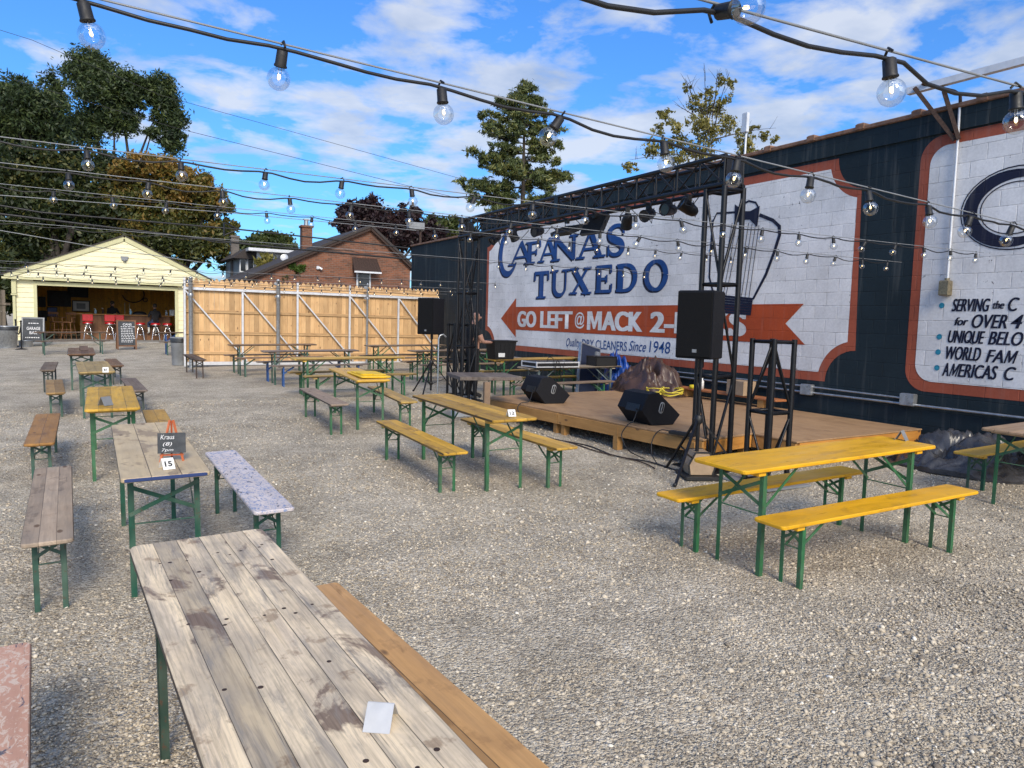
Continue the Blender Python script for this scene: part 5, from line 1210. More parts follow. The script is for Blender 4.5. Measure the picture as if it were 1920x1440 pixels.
for s, sx in (('l', 1), ('r', -1)):
    J['hip'+s] = ((sx*.10, -.05, .86), .09, 'pelvis'); J['knee'+s] = ((sx*.16, -.42, .80), .065, 'hip'+s); J['ankle'+s] = ((sx*.15, -.38, .38), .045, 'knee'+s); J['toe'+s] = ((sx*.16, -.54, .32), (.045, .03), 'ankle'+s)
    J['elbow'+s] = ((sx*.27, -.08, 1.08), .05, 'shoulder'+s); J['wrist'+s] = ((sx*.14, -.30, 1.20), .034, 'elbow'+s); J['palm'+s] = ((sx*.10, -.36, 1.23), (.036, .02), 'wrist'+s)
    fingers(J, s, (.3*-sx, -.9, .2), (sx*-.9, -.3, 0), (0, 0, -1))
regC = lambda n: 1 if n[:3] in ('hip', 'kne') else (3 if n[:4] in ('chin', 'head', 'crow', 'palm') or (n[0] in 'ft' and n[:3] != 'toe') else 2 if n[:3] in ('ank', 'toe') else 0)
p = gp(292, 620, GY+1.75); jeans = plain('blue jeans', (.03, .06, .13), .9)
human('person', 'customer in black jacket and blue jeans seated on a red stool at the bar', (p.x-.02, GY+1.78, gb+.02), R(195), J, (M['black_cloth'], jeans, M['paper'], M['skin']), regC, 'short')
# boards and bits before the garage
def sandwich(px, py, y, w, h, label, lines, rz, frame):
    p = gp(px, py, y); z = gz(p.x, y); o = thing('sandwich_board', label, 'chalkboard', (p.x, y, z), R(rz), 'sandwich boards before the garage')
    for s in (-1, 1):
        b = MB(); b.M = Matrix.Rotation(R(-8*s*-1), 4, 'X') if False else Matrix(); yy0, yy1 = s*.26, s*.03
        b.bar((-w/2, yy0, 0), (-w/2, yy1, h), .05, .03); b.bar((w/2, yy0, 0), (w/2, yy1, h), .05, .03)
        for f in (.12, .985): yv = yy0+(yy1-yy0)*f; b.bar((-w/2, yv, h*f), (w/2, yv, h*f), .03, .05)
        b.obj('frame', M[frame], o)
        b = MB(); ya, yb2 = yy0+(yy1-yy0)*.14, yy0+(yy1-yy0)*.97
        b.bar((0, ya, h*.14), (0, yb2, h*.97), w-.05, .012, up=(0, 1, 0)); b.obj('board', M['slate'], o)
    a = math.atan2(h, .23)
    for t, tw, th, f, lx in lines:
        yv = -.26+.23*f-.012
        if t: l = link('chalk_writing', textmesh(t, M['chalk'], tw, th, .012), o)
        else:
            b = MB(); rg = random.Random(f); x = -tw/2
            while x < tw/2-.02: x2 = x+rg.uniform(.03, .09); b.add([(x, -th/2, 0), (x2, -th/2, 0), (x2, th/2, 0), (x, th/2, 0)], [[0, 1, 2, 3]]); x = x2+.025
            l = b.obj('chalk_writing', M['chalk'], o)
        l.location = (lx, yv, h*f); l.rotation_euler = (a, 0, 0)
sandwich(63, 633, 35.0, .72, 1.12, 'large chalkboard reading GARAGE BAR left of the bar opening', [('GARAGE', .46, .12, .62, .02), ('BAR', .26, .12, .47, .02), ('', .5, .035, .30, 0), ('', .3, .03, .80, 0)], -4, 'grey_paint')
sandwich(237, 648, 32.0, .62, 1.10, 'brown framed menu chalkboard standing before the bar stools', [('CANS', .30, .085, .86, .03)]+[('', .42, .022, .78-.058*k, .02) for k in range(10)], 5, 'counter_wood')
def bin_(px, y, label, r, h, mt, bag=True, zrel=0):
    p = gp(px, 630, y); o = thing('trash_can', label, 'trash can', (p.x, y, gz(p.x, y)+zrel))
    b = MB(); b.lathe([(r*.86, 0), (r*.9, h*.33), (r*.93, h*.34), (r*.95, h*.64), (r*.98, h*.65), (r, h)], 24); b.obj('body', M[mt], o)
    b = MB(); b.lathe([(r*1.02, h*.84), (r*1.05, h*1.0), (r*1.02, h*1.03), (r*.9, h*1.02), (r*.8, h*.9), (.001, h*.88)], 24); b.obj('liner_bag', M['asphalt'], o)
    b = MB(); b.lathe([(r*1.06, h*1.01), (r*1.08, h*1.03), (r*1.04, h*1.045)], 24); b.obj('rim', M[mt], o)
bin_(13, 33.5, 'galvanised trash can with black liner left of the garage', .36, .80, 'galv'); bin_(338, 23.6, 'grey plastic trash bin with black liner at left end of the gate', .26, .78, 'grey_paint')
def stanchion(px, y, label):
    p = gp(px, 640, y); o = thing('stanchion', label, 'stanchion post', (p.x, y, gz(p.x, y)), 0, 'rope stanchions by the garage')
    b = MB(); b.lathe([(.001, 0), (.2, 0), (.2, .02), (.06, .05), (.03, .06), (.001, .06)], 20); b.obj('base', M['black_metal'], o); b = MB(); b.tube([(0, 0, .05), (0, 0, 1.0)], .025); b.ball((0, 0, 1.03), .04, 10, 6); b.obj('post', M['black_metal'], o); return o
s1 = stanchion(40, 32.5, 'black rope stanchion standing in front of the GARAGE BAR board'); s2 = stanchion(30, 34.6, 'black rope stanchion between trash can and garage corner')
a, c = s1.location+Vector((0, 0, .9)), s2.location+Vector((0, 0, .9)); cable('velvet_rope', 'black rope sagging between the two stanchions', [a+(c-a)*t+Vector((0, 0, -1.5*t*(1-t))) for t in (0, .2, .4, .6, .8, 1)], .022, 'black_cloth', 'rope')
p = gp(51, 638, 34.9); o = thing('metal_tub', 'low round galvanised tub below the GARAGE BAR board', 'tub', (p.x, 34.2, gz(p.x, 34.2))); b = MB(); b.lathe([(.22, 0), (.235, .24), (.25, .255), (.22, .25), (.2, .03), (.001, .03)], 20); b.obj('tub', M['galv'], o)
p = gp(30, 552, 40); o = thing('board_fence', 'weathered grey board fence left of the garage', 'fence', (-8, 40, gz(-8, 40)))
b = MB()
for k in range(70): b.box((-7.5+.17*k, 0, 1.15+.03*math.sin(k*2.1)), (.155, .025, 2.3), .004)
b.obj('boards', M['old_fence'], o); b = MB(); b.box((-1.5, -.04, 1.7), (12, .05, .1)); b.box((-1.5, -.04, .5), (12, .05, .1)); b.obj('rail', M['old_fence'], o)

# ------------------------------------------------------------------ picket gate
YG = 22.8
gate = thing('picket_gate', 'long wooden picket gate on a white metal frame with diagonal braces', 'gate', (2.05, YG, .30))
gw = 7.95
b = MB(); b.M = Matrix(((1, 0, 0, 0), (0, 0, 1, 0), (0, -1, 0, 0), (0, 0, 0, 1)))   # local plank length along Y, object turned upright below
b.M = Matrix()
x = .06
while x < gw-.05:
    w2 = .066; hh = 2.50+random.uniform(-.02, .02); zoff = random.uniform(-.004, .004)
    b.prism([(x-w2, .1), (x+w2, .1), (x+w2, hh-.085), (x+.010, hh), (x-.010, hh), (x-w2, hh-.085)], -.010+zoff, .010+zoff); x += .1365
pk = b.obj('pickets', M['cedar'], gate); pk.rotation_euler = (R(90), 0, 0)
for z in (.38, .95, 1.56, 2.28):
    b = MB(); b.box((0, 0, 0), (.085, gw-.1, .035), .003); r_ = b.obj('wood_rail', M['cedar'], gate); r_.rotation_euler = (0, R(90), R(90)); r_.location = (gw/2, -.03, z); r_.rotation_euler = (R(0), R(90), 0); r_.rotation_euler = Matrix(((0, 1, 0), (0, 0, -1), (-1, 0, 0))).to_euler() 
ux = [(.02)]+[atY(px, 600, YG).x-2.05 for px in (454, 556.5, 654, 745)]+[gw]
b = MB(); b.box((gw/2, -.085, 2.19), (gw, .06, .075), .006); b.box((gw/2, -.085, .08), (gw, .06, .10), .006); b.obj('frame_rail', M['alu'], gate)
for i, x in enumerate(ux):
    b = MB(); b.box((x, -.085, 1.13 if i in (1, 4) else 1.24), (.055, .05, 2.03 if i in (1, 4) else 2.5), .006); b.obj('upright', M['alu'], gate)
for i in range(5):
    b = MB(); b.bar((ux[i]+.03, -.10, 2.12), (min(ux[i+1]+.12, gw), -.10, .16), .035, .05, up=(0, -1, 0)); b.obj('diagonal_brace', M['alu'], gate)
for k, (px, r, zt_, lab) in enumerate(((358, .055, 2.50, 'thick galvanised post at the left end of the picket gate'), (521.5, .055, 2.50, 'thick galvanised post left of the middle of the picket gate'), (688.5, .032, 2.46, 'thin galvanised post in the right half of the picket gate'))):
    p = atY(px, 600, YG-.28); o = thing('fence_post', lab, 'post', (p.x, YG-.28, gz(p.x, YG)), 0, 'steel posts along the gate')
    b = MB(); b.lathe([(r, -.05), (r, zt_), (r*1.12, zt_+.01), (.001, zt_+.05)], 16); b.obj('pole', M['galv'], o)
    b = MB(); 
    for z in (1.98,): b.lathe([(r*1.15, z), (r*1.25, z+.02), (r*1.25, z+.07), (r*1.15, z+.09)], 14); b.box((0, .1, z+.05), (.16, .12, .05), .006)
    b.obj('clamp', M['galv'], o); b = MB(); b.box((-.05, 0, zt_-.1), (.12, .05, .09), .01); b.obj('bracket', M['galv'], o)
o = thing('end_post', 'white square metal post at the right end of the picket gate', 'post', (10.1, YG-.1, gz(10, YG))); b = MB(); b.box((0, 0, 1.2), (.075, .075, 2.5), .006); b.obj('pole', M['alu'], o); b = MB(); b.box((.04, -.05, 1.95), (.18, .07, .09), .008); b.obj('latch', M['galv'], o)
# ------------------------------------------------------------------ houses behind
HY = 31.0
hs = thing('brick_house', 'red brown brick house with dark shingle roof and brown awning behind the gate', 'house', (0, HY, .4))
zr = lambda z: z-.4
ap, re, le = (10.1, zr(5.62)), (12.05, zr(4.05)), (5.3, zr(3.29))
rz_ = re[1]
b = MB(); b.M = Matrix(((1, 0, 0, 0), (0, 0, 1, 0), (0, 1, 0, 0), (0, 0, 0, 1)))
pl = [(le[0]+.1, -.4), (le[0]+.1, le[1]-.08), (ap[0], ap[1]-.08), (re[0]-.1, rz_-.02), (re[0]-.1, -.4)]
b.prism(pl, 0, 9.0); b.obj('wall', M['brick'], hs)
b = MB()
def slab(a, c, t=.10, y0=-.22, y1=9.2):
    a, c = Vector((a[0], 0, a[1])), Vector((c[0], 0, c[1])); d = (c-a).normalized(); n = Vector((-d.z, 0, d.x)); n = n if n.z > 0 else -n
    vs = [p+Vector((0, y, 0))+n*k for y in (y0, y1) for p, k in ((a, 0), (c, 0), (c, t), (a, t))]
    b.add(vs, [[3, 2, 1, 0], [4, 5, 6, 7], [0, 1, 5, 4], [2, 3, 7, 6], [1, 2, 6, 5], [0, 4, 7, 3]])
slab((le[0]-.4, le[1]-.19), ap); slab(ap, (re[0]+.12, rz_-.12)); b.obj('roof', M['shingle'], hs)
b = MB(); b.bar((le[0]-.4, -.16, le[1]-.23), (ap[0], -.16, ap[1]-.06), .05, .11); b.bar((ap[0], -.16, ap[1]-.06), (re[0]+.1, -.16, rz_-.16), .05, .11); b.obj('rake_board', M['rust'], hs)
p = atY(682, 522, HY-.05); w = b = None
b = MB(); b.box((p.x, -.02, zr(p.z)-.05), (.62, .06, .95), .004); wf = b.obj('window', M['white_siding'], hs)
b = MB(); b.box((p.x, -.055, zr(p.z)-.05), (.48, .02, .83)); b.box((p.x, -.07, zr(p.z)), (.5, .012, .03)); b.obj('pane', M['screen'], wf)
p2 = atY(683, 484, HY); p3 = atY(683, 509, HY-.5)
b = MB(); x0, x1, zt_, zb2 = p2.x-.52, p2.x+.52, zr(p2.z), zr(p3.z)
b.add([(x0, -.02, zt_), (x1, -.02, zt_), (x1+.06, -.55, zb2), (x0-.06, -.55, zb2), (x0, -.02, zb2+.1), (x1, -.02, zb2+.1)], [[0, 3, 2, 1], [0, 4, 3], [1, 2, 5]])
for k in range(10): x = x0+(x1-x0)*k/9; b.bar((x, -.03, zt_+.012), (x+(x-p2.x)*.1, -.55, zb2+.012), .03, .012)
aw = b.obj('awning', M['rust'], hs)
b = MB(); b.box((p2.x, -.56, zb2-.03), (x1-x0+.14, .015, .07)); b.obj('awning_fringe', M['alu'], aw)
p = atY(574, 450, HY+4.5); q = atY(574, 427, HY+4.5); b = MB(); b.box((p.x, 4.5, zr(q.z)-1.2), (.46, .46, 2.4)); b.box((p.x, 4.5, zr(q.z)+.04), (.56, .56, .09)); b.obj('chimney', M['brick'], hs); b = MB(); b.tube([(p.x, 4.5, zr(q.z)+.05), (p.x, 4.5, zr(q.z)+.35)], .1, 10); b.box((p.x, 4.5, zr(q.z)+.38), (.26, .26, .04)); b.obj('chimney_pot', M['galv'], hs)
p = atY(596, 502, HY-.06); b = MB(); b.box((p.x, -.06, zr(p.z)), (.12, .1, .14), .02); b.tube([(p.x+.05, -.1, zr(p.z)), (p.x+.16, -.14, zr(p.z)-.06)], .05); b.obj('wall_lamp', M['alu'], hs)
dp = atY(533, 483, HY+.6); dh = thing('satellite_dish', 'pale grey satellite dish on a tripod at the left roof slope', 'satellite dish', (dp.x, HY+.6, dp.z))
b = MB(); b.M = Matrix.Rotation(R(62), 4, 'X') @ Matrix.Rotation(R(-18), 4, 'Y'); b.lathe([(k_[0]*.8, k_[1]*.8) for k_ in [(.001, -.03), (.09, -.02), (.16, .0), (.19, .02), (.2, .02), (.17, .006), (.10, -.014), (.001, -.024)]], 20); b.obj('dish', M['dull_steel'], dh)
b = MB(); b.tube([(0, .06, -.02), (0, .12, -.5), (-.02, .12, -1.1)], .02, 6); b.tube([(0, .1, -.45), (.35, -.1, -.35)], .014, 6); b.tube([(0, .1, -.3), (-.25, .3, -1.0)], .012, 6); b.obj('mount', M['grey_paint'], dh)
def leaves(name, clumps, n, size, mt, parent, squash=1.0, seed=1, surf=.5, asp=1.5, per=60, spread=.15, bias=None):
    zs_ = [c[0][2] for c in clumps]; bz = (sum(zs_)/len(zs_), max(1e-3, max(zs_)-min(zs_)))
    rg = np.random.default_rng(seed); P_ = []; RN = []
    vol = np.array([c[1][0]*c[1][1]*c[1][2] for c in clumps])**.72; cnt = (n*vol/vol.sum()).astype(int)
    for (c, r), k in zip(clumps, cnt):
        m_ = max(5, k//per); sub = rg.normal(size=(m_, 3)); sub /= np.linalg.norm(sub, axis=1)[:, None]; sub *= rg.uniform(.2, 1.12, (m_, 1))**surf
        wgt = rg.dirichlet(np.full(m_, 1.6)); ids = rg.choice(m_, k, p=wgt); shd = rg.normal(0, .2, m_)
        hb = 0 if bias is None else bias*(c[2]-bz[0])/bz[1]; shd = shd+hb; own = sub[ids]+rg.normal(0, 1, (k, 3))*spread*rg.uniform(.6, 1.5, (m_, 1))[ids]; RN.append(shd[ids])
        P_.append(own*np.array(r)+np.array(c))
    P_ = np.concatenate(P_); k = len(P_)
    d = rg.normal(size=(k, 3)); d /= np.linalg.norm(d, axis=1)[:, None]
    e = rg.normal(size=(k, 3)); e -= (e*d).sum(1)[:, None]*d; e /= np.linalg.norm(e, axis=1)[:, None]
    s = size*rg.uniform(.55, 1.35, (k, 1))
    v = np.stack([P_-d*s*asp, P_+e*s*.7-d*s*.1, P_+d*s*asp, P_-e*s*.7-d*s*.1], 1).reshape(-1, 3)
    f = np.arange(4*k).reshape(-1, 4)
    return np_mesh(name, v, f, np.clip(rg.normal(.45, .20, k)+np.concatenate(RN), 0, 1), mt, parent)
def px_clumps(lst, dist_y, depth=.8):
    out = []
    for (px, py, rx, ry) in lst:
        c = atY(px, py, dist_y); sc = (c-CP).dot(CF)/F
        out.append(((c.x, c.y+random.uniform(-.5, .5)*rx*sc, c.z), (rx*sc, (rx+ry)/2*sc*depth, ry*sc)))
    return out
def limb(b, p, q, r0, r1, sag=.15, k=6):
    p, q = Vector(p), Vector(q); L_ = (q-p).length; pts = []
    off = Vector((random.uniform(-1, 1), random.uniform(-1, 1), random.uniform(-.3, 1)))*L_*sag
    for i in range(k+1): t = i/k; pts.append(p+(q-p)*t+off*math.sin(math.pi*t)*.6)
    b.tube(pts, [r0+(r1-r0)*i/k for i in range(k+1)], 7)
def tree(name, label, y, trunk_px, clumps, n, size, mt, rt=.3, seed=1, limbs=True, group='trees behind the yard', fork=.35, asp=1.5, surf=.5, base_z=None, per=60, spread=.15, bias=None):
    cl = px_clumps(clumps, y); bx = atY(trunk_px, 600, y).x; z0 = gz(bx, y) if base_z is None else base_z
    t = thing(name, label, 'tree', (bx, y, z0), 0, group); o_ = Vector((bx, y, z0))
    cl = [((c[0]-bx, c[1]-y, c[2]-z0), r) for c, r in cl]
    top = max(c[2] for c, r in cl); fz = top*fork
    b = MB(); cx = sum(c[0] for c, r in cl)/len(cl)*.5
    limb(b, (0, 0, -.2), (cx, 0, fz), rt, rt*.7, .03)
    for c, r in (cl if len(cl) < 13 else random.sample(cl, 8)): limb(b, (cx+random.uniform(-.1, .1), 0, fz*random.uniform(.85, 1.0)), (c[0], c[1], c[2]+r[2]*.3), rt*.42, rt*.06, .12)
    b.obj('trunk', M['bark'], t)
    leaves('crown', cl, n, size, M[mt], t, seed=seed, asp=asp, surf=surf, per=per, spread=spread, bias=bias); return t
b_ = px_clumps([(548, 522, 30, 22), (560, 500, 22, 16), (530, 515, 25, 18)], HY-.12, .15)
iv = leaves('ivy', [((c[0], c[1]-HY, zr(c[2])), (r[0], .08, r[2])) for c, r in b_], 1500, .07, M['ivy'], hs, seed=9)
WY = 42.0
wh = thing('white_house', 'white sided house with flat overhanging roof left of the brick house', 'house', (0, WY, .5))
a, c = atY(482, 500, WY).x, atY(575, 500, WY).x; zt2 = atY(500, 474, WY).z-.5
b = MB(); b.box(((a+c)/2, 3, zt2/2-.2), (c-a, 6, zt2+.4)); b.obj('wall', M['white_siding'], wh)
b = MB(); b.box(((a+c)/2-.1, 2.8, zt2+.09), (c-a+.9, 7, .16)); b.obj('roof', M['alu'], wh)
b = MB(); a2 = atY(449, 500, WY+.6).x; zz2 = atY(460, 484, WY+.6).z-.5; b.box(((a+a2)/2, 3.2, zz2/2-.2), (a-a2, 5, zz2+.4)); b.obj('wall', M['grey_paint'], wh)
b = MB(); b.add([(a2-.4, .2, zz2-.05), (a+.05, .2, zz2-.05), (a+.05, 6, zz2+.05), (a2-.4, 6, zz2+.05), (a2+.3, .2, zz2+.5), (a+.05, .2, zz2+.55), (a+.05, 6, zz2+.6), (a2+.3, 6, zz2+.6)], [[0, 1, 2, 3], [7, 6, 5, 4], [0, 4, 5, 1], [2, 6, 7, 3], [0, 3, 7, 4], [1, 5, 6, 2]]); b.obj('roof', M['shingle'], wh)
for px in (456, 470):
    p = atY(px, 497, WY+.6); b = MB(); b.box((p.x, .66, p.z-.5), (.36, .08, .75)); w_ = b.obj('window', M['white_siding'], wh); b = MB(); b.box((p.x, .61, p.z-.5), (.26, .03, .62)); b.obj('pane', M['screen'], w_)
o = thing('chimney_stack', 'tall grey brown chimney above the white house behind the orange tree', 'chimney', (atY(440, 470, WY+3).x, WY+3, .5)); p = atY(440, 445, WY+3); b = MB(); b.box((0, 0, (p.z-.5)/2), (.42, .42, p.z-.5)); b.box((0, 0, p.z-.47), (.5, .5, .12)); b.obj('stack', M['grey_brick'], o)
o = thing('light_pole', 'brown pole with a boxy floodlight behind the right end of the gate', 'light pole', (atY(787, 500, 27).x, 27, gz(10, 27)))
p = atY(787, 432, 27); h = p.z-gz(10, 27); b = MB(); b.tube([(0, 0, 0), (-.0, 0, h)], .05, 10); b.bar((-.32, 0, h-.9), (.5, 0, h-.88), .06, .1); b.obj('pole', M['rust'], o); b = MB(); b.box((-.2, 0, h+.14), (.62, .3, .28), .02); b.obj('floodlight', M['grey_paint'], o)
o = thing('antenna', 'white flat antenna panel on a pole behind the wall coping', 'antenna', (atX(1397, 282, 11.2).x, atX(1397, 282, 11.2).y, 4.4))
p = atX(1397, 214, 11.2); h = p.z-4.4; b = MB(); b.tube([(0, 0, -.4), (0, 0, h-.1)], .022); b.obj('pole', M['alu'], o); b = MB(); b.box((-.03, 0, h-.18), (.07, .13, .38), .01); b.obj('panel', M['alu'], o); b = MB(); b.box((-.03, .12, .05), (.1, .12, .14), .02); b.obj('radio_box', M['alu'], o)

# ------------------------------------------------------------------ trees
tree('locust_tree', 'tall dark feathery tree with clumped crown behind the garage at left', 60, 215, [(172, 112, 36, 22), (160, 148, 42, 26), (207, 158, 36, 28), (247, 165, 28, 26), (222, 188, 30, 22), (180, 182, 32, 22), (296, 160, 24, 20), (314, 188, 26, 24), (328, 232, 24, 26), (322, 268, 24, 24), (300, 208, 16, 20), (248, 236, 16, 18), (272, 170, 24, 16), (264, 194, 18, 14), (292, 222, 12, 14), (285, 250, 16, 12), (238, 212, 24, 20), (176, 226, 38, 28), (215, 225, 26, 24), (150, 248, 34, 26)], 42000, .07, 'leaf_locust', .45, 3, asp=2.2, surf=.7, per=45, spread=.20)
tree('locust_tree', 'dark feathery tree at the far left edge of the picture', 56, 40, [(26, 165, 26, 22), (100, 168, 22, 26), (52, 195, 46, 28), (22, 222, 44, 34), (88, 212, 34, 28), (78, 242, 42, 28), (15, 260, 40, 30), (110, 246, 24, 22)], 28000, .07, 'leaf_locust', .4, 4, asp=2.2, surf=.7, per=45, spread=.20)
tree('maple_tree', 'dense dark green maple behind the left side of the garage', 50, 110, [(60, 325, 75, 50), (150, 320, 70, 48), (30, 400, 70, 60), (110, 390, 85, 62), (190, 400, 70, 60), (60, 470, 80, 50), (150, 470, 80, 45), (225, 340, 45, 50), (15, 500, 60, 50), (225, 450, 40, 40), (10, 330, 40, 50)], 70000, .09, 'leaf_dark', .5, 5, per=80, spread=.14, surf=.6)
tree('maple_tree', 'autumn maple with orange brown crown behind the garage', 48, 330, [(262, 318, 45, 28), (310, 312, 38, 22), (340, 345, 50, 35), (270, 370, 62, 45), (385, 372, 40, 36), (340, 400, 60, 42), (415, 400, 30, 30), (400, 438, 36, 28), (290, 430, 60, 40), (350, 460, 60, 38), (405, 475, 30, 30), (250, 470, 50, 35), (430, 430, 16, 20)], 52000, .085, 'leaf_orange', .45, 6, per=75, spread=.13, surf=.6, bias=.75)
tree('maple_tree', 'dark purple maple rising behind the brick house', 46, 700, [(660, 400, 26, 22), (690, 395, 30, 24), (655, 428, 30, 24), (710, 425, 40, 28), (760, 402, 24, 18), (752, 432, 34, 28), (795, 440, 28, 24), (720, 455, 45, 24), (790, 465, 26, 20)], 26000, .10, 'leaf_purple', .35, 7)
tree('leafy_tree', 'green tree behind the white house chimney', 58, 505, [(500, 455, 32, 18), (530, 460, 26, 18), (475, 470, 28, 18), (515, 478, 40, 16)], 14000, .11, 'leaf_green', .3, 8)
tree('leafy_tree', 'olive green tree above the far end of the navy wall', 52, 840, [(815, 425, 24, 20), (845, 428, 28, 20), (828, 450, 40, 22), (870, 440, 30, 20), (800, 450, 20, 18)], 15000, .11, 'leaf_green', .3, 10)
tree('shrub', 'small yellow green shrub before the white house', 38, 520, [(500, 492, 16, 16), (520, 500, 18, 14), (490, 508, 14, 10)], 900, .12, 'leaf_sparse', .06, 11)
tree('maple_tree', 'low dark greenery far left behind the old board fence', 46, 10, [(15, 540, 45, 40), (-20, 500, 40, 40)], 14000, .11, 'leaf_dark', .2, 12)
def pine():
    y = 33.0; top = atY(985, 168, y); bx = top.x-.0; sc = (top-CP).dot(CF)/F
    t = thing('pine_tree', 'tall ragged pine with tiered branches above the truss beam', 'tree', (bx, y, 1.0), 0, 'trees behind the yard'); hT = top.z-1.0
    b = MB(); b.tube([(0, 0, -.5), (.05, 0, hT*.5), (-.02, 0, hT)], [.22, .13, .02], 8)
    tiers = [(172, 10, 12), (182, 26, 30), (196, 45, 38), (212, 62, 48), (232, 78, 60), (250, 66, 74), (268, 94, 66), (286, 84, 60), (304, 110, 76), (322, 92, 105), (340, 100, 96), (356, 118, 90), (376, 130, 70), (392, 120, 60), (410, 90, 50)]
    cl = []; rg = random.Random(5)
    for py, l_, r_ in tiers:
        z = atY(985, py, y).z-1.0
        for side, ext in ((-1, l_), (1, r_)):
            e = ext*sc*rg.uniform(.72, 1.08)
            for k in range(2):
                ang = rg.uniform(-.8, .8) if k else rg.uniform(-.35, .35); ee = e*(1 if not k else rg.uniform(.5, .85))
                tip = Vector((side*ee*math.cos(ang), ee*math.sin(ang), z+rg.uniform(-.15, .12)*ee*.6+.06*ee)); st_ = Vector((0, 0, z+rg.uniform(-.1, .25)))
                mid = (tip+st_)/2-Vector((0, 0, .05*ee)); b.tube([st_, mid, tip], [.035, .025, .008], 5)
                m_ = max(2, int(ee/.26))
                for i in range(m_):
                    f = .24+.8*(i+.5)/m_; q = st_+(tip-st_)*f; cl.append(((q.x+rg.uniform(-.1, .1), q.y+rg.uniform(-.3, .3), q.z+rg.uniform(-.05, .16)), (.36, .34, rg.uniform(.15, .27))))
    b.obj('trunk', M['bark'], t); leaves('crown', cl, 36000, .045, M['needle'], t, seed=21, asp=3.2, surf=.8, per=26, spread=.2)
pine()
def sparse():
    y = 30.0; cl = [(1245, 215, 22, 12), (1232, 240, 16, 10), (1262, 238, 20, 14), (1290, 165, 12, 10), (1300, 195, 22, 14), (1330, 175, 16, 16), (1352, 150, 14, 14), (1372, 160, 10, 10), (1345, 205, 26, 18), (1300, 235, 28, 16), (1335, 245, 30, 20), (1280, 268, 28, 16), (1320, 285, 34, 18), (1370, 230, 22, 20), (1390, 260, 22, 18), (1415, 240, 14, 10), (1435, 255, 16, 12), (1450, 262, 12, 8), (1215, 288, 26, 14), (1185, 310, 20, 10), (1220, 265, 14, 8), (1175, 318, 14, 8), (1260, 300, 30, 16), (1400, 285, 30, 16), (1355, 190, 14, 16), (1250, 270, 20, 12)]
    t = tree('sparse_tree', 'sparse yellow green tree with bare twigs above the near truss tower', y, 1330, cl, 11500, .06, 'leaf_sparse', .14, 31, fork=.55, surf=.9, asp=1.2, per=22, spread=.17)
    b = MB(); rg = random.Random(3); z0 = t.location
    for px0, py0, px1, py1 in ((1330, 250, 1320, 118), (1330, 250, 1288, 140), (1340, 240, 1368, 135), (1335, 220, 1345, 130), (1320, 230, 1265, 195), (1345, 260, 1455, 240), (1310, 290, 1180, 300), (1300, 190, 1285, 150)):
        p, q = atY(px0, py0, y)-z0, atY(px1, py1, y)-z0; limb(b, p, q, .035, .006, .06)
        for k in range(4): f = rg.uniform(.4, .95); s = p+(q-p)*f; limb(b, s, s+Vector((rg.uniform(-.6, .6), rg.uniform(-.4, .4), rg.uniform(.2, .8))), .012, .004, .1, 4)
    b.obj('branches', M['bark'], t)
sparse()

# ------------------------------------------------------------------ string lights
b = MB(); b.lathe([(.012, .0), (.0175, -.004), (.0185, -.044), (.021, -.048), (.021, -.052), (.012, -.052)], 12); b.tube([(-.0, -.02, .012), (0, 0, .026), (0, .02, .012)], .004, 5); SOCK = b.mesh('socket', M['black_plastic'])
b = MB(); prof = [(.012, -.050), (.0145, -.058)]+[(.037*math.sin(R(a)), -.090+.037*math.cos(R(a))) for a in range(24, 181, 12)]; prof[-1] = (.0005, -.127); b.lathe(prof, 18)
b.mi = 1; b.tube([(-.004, 0, -.052), (-.006, 0, -.088), (0, 0, -.094), (.006, 0, -.088), (.004, 0, -.052)], .0012, 5)
b.mi = 2; b.ball((0, 0, -.084), (  .006, .0045, .009), 8, 6); BULB = b.mesh('bulb', [M['bulb'], M['chrome'], M['filament']])
BULBX = 0
def string_light(y, x0, z0, x1, z1, label, phase, sp=.535, sag=.06, yend=None, xb0=None, cable_gap=.03, first=None, atx=None):
    o = thing('string_lights', label, 'string lights', (x0, y, z0), 0, 'light strings across the yard'); ye = (yend if yend is not None else y)-y; ln = x1-x0
    zf = lambda x: (z1-z0)*x/ln-sag*4*(x/ln)*(1-x/ln); yf = lambda x: ye*x/ln
    b = MB(); k = 40; b.tube([(ln*i/k, yf(ln*i/k), zf(ln*i/k)+.012) for i in range(k+1)], .0035, 5); b.obj('messenger_wire', M['grey_paint'], o)
    b = MB(); pts = []; rg = random.Random(int(y*100)); x = phase % sp; xs = []
    while x < ln: xs.append(x); x += sp
    if atx: xs = [v-x0 for v in atx]+[v for v in xs if v+x0 > atx[-1]+.4]
    prev = 0
    for x in xs:
        d = rg.uniform(.4, 1.5)*cable_gap
        for f in (.08, .3, .5, .7, .92): xx = prev+(x-prev)*f; pts.append((xx, yf(xx)+rg.uniform(-.01, .01), zf(xx)-d*math.sin(math.pi*f)))
        prev = x
    b.tube(pts, .0058, 6); b.obj('cable', M['rubber'], o)
    for x in xs:
        if xb0 is not None and x+x0 < xb0: continue
        s = link('socket', SOCK, o); s.location = (x, yf(x), zf(x)-.006); s.rotation_euler = (rg.uniform(-.2, .2)+(.35 if rg.random() < .15 else 0), rg.uniform(-.16, .16)-(.4 if rg.random() < .12 else 0), rg.uniform(0, 3)); l = link('bulb', BULB, s)
        if first: s.rotation_euler = (-Vector(first)).to_track_quat('Z', 'Y').to_euler(); first = None
    return o
def ph(px, py, y, x0, sp=.535): return (atY(px, py, y).x-x0) % sp
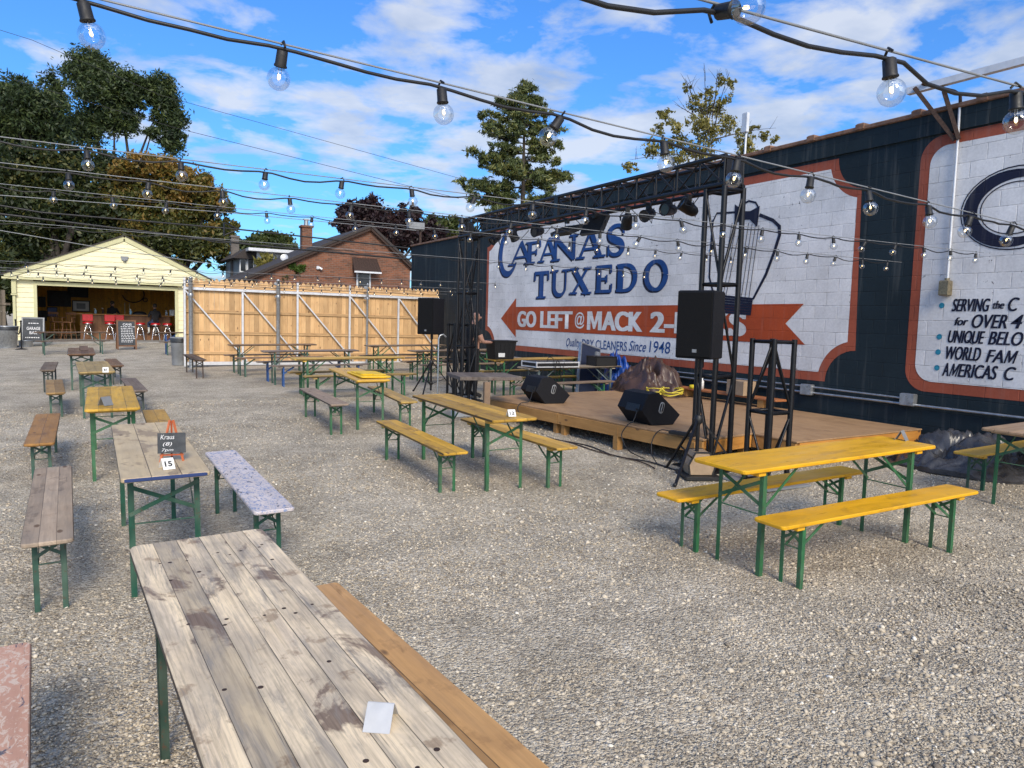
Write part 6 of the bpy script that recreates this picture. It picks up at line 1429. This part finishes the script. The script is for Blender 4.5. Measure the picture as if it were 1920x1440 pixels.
string_light(2.5, -1.6, 2.785, XW-.05, 2.29, 'nearest string of clear globe bulbs crossing high over the big table', ph(523, 92, 2.5, -1.6), sag=0, cable_gap=.02, atx=[atY(x_, 100, 2.5).x for x_ in (-200, 157, 530, 829, 1056, 1252, 1393, 1535, 1645, 1762, 1845)])
_a, _b = atY(1345, 18, 1.31), atY(1905, 168, 1.31); _s = (_b.z-_a.z)/(_b.x-_a.x)
string_light(1.31, -.6, _a.z+(-.6-_a.x)*_s, 3.6, _a.z+(3.6-_a.x)*_s, 'string of large clear globe bulbs at the upper right corner', ph(1667, 108, 1.31, -.6, _b.x-atY(1667, 108, 1.31).x), _b.x-atY(1667, 108, 1.31).x, sag=0, cable_gap=.045, xb0=_a.x-.1, first=CR*.045-CU*.024-CF*.07)
string_light(5.4, -5.5, 2.87, XW-.05, 2.86, 'string of globe bulbs third from the camera passing before the truss beam', ph(498, 320, 5.4, -5.5), sag=.04)
string_light(6.5, -6, 2.95, XW-.05, 2.80, 'string of globe bulbs fourth from the camera, just under the third', ph(543, 362, 6.5, -6), sag=.05)
string_light(9.2, -7, 3.18, XW-.05, 3.02, 'string of small bulbs fifth from the camera crossing over the stage', ph(742, 422, 9.2, -7), sag=.06)
string_light(11.5, -7.5, 3.02, XW-.05, 2.86, 'string of small bulbs sixth from the camera above the far part of stage', .2, sag=.05, xb0=6.0)
string_light(18, -8, 2.74, XW-.05, 2.84, 'topmost string of tiny bulbs seen against the garage gable', ph(162, 497, 18, -8), sag=.05)
string_light(19.5, -8, 2.70, XW-.05, 2.72, 'second string of tiny bulbs down the garage gable', ph(158, 510, 19.5, -8), sag=.05)
string_light(20.8, -8, 2.72, XW-.05, 2.66, 'third string of tiny bulbs down the garage gable', ph(170, 514, 20.8, -8), sag=.05)
string_light(22.0, -8, 2.66, XW-.05, 2.62, 'lowest string of tiny bulbs just above the garage opening', ph(173, 522, 22, -8), sag=.05)
def wire(label, pts, r, mt='rubber'): b = MB(); b.tube(pts, r, 6); tag(b.obj('utility_cable', M[mt]), label, 'cable')
wire('thick black utility cable sloping down past the garage to the navy wall', [(-14, 27, 5.25), atY(0, 401, 27), atY(480, 460, 27), atY(767, 486, 27)], .035)
wire('thin black cable sloping from the upper left through the bracket above the white house', [(-10, 27, 5.6), atY(75, 398, 27), atY(447, 430, 27), atY(765, 465, 27)], .028)
wire('thin bare cable crossing the dark maple at left', [(-14, 26, 5.9), atY(0, 366, 26), atY(420, 398, 26), atY(780, 432, 26)], .012, 'grey_paint')
wire('thin bare cable crossing lower over the dark maple', [(-14, 26, 5.0), atY(0, 432, 26), atY(180, 463, 26), atY(420, 498, 26)], .012, 'grey_paint')
wire('very thin wire running down across the sky from the upper left', [(-30, 40, 15.5), atY(0, 142, 40), atY(330, 240, 40), atY(860, 372, 40)], .012)
wire('faint wire across the sky just above the lower thin wire', [(-30, 42, 18.5), atY(60, 75, 42), atY(300, 178, 42), atY(900, 345, 42)], .011)
o = thing('cable_bracket', 'black triangular cable bracket at the edge of the orange maple', 'bracket', tuple(atY(420, 430, 27)))
b = MB(); q0 = Vector(o.location); b.tube([(0, 0, .22), (0, 0, -.22)], .03); b.tube([(0, 0, .22), atY(447, 430, 27)-q0], .022); b.tube([(0, 0, -.2), atY(447, 430, 27)-q0], .022); b.obj('bracket_bar', M['black_metal'], o)
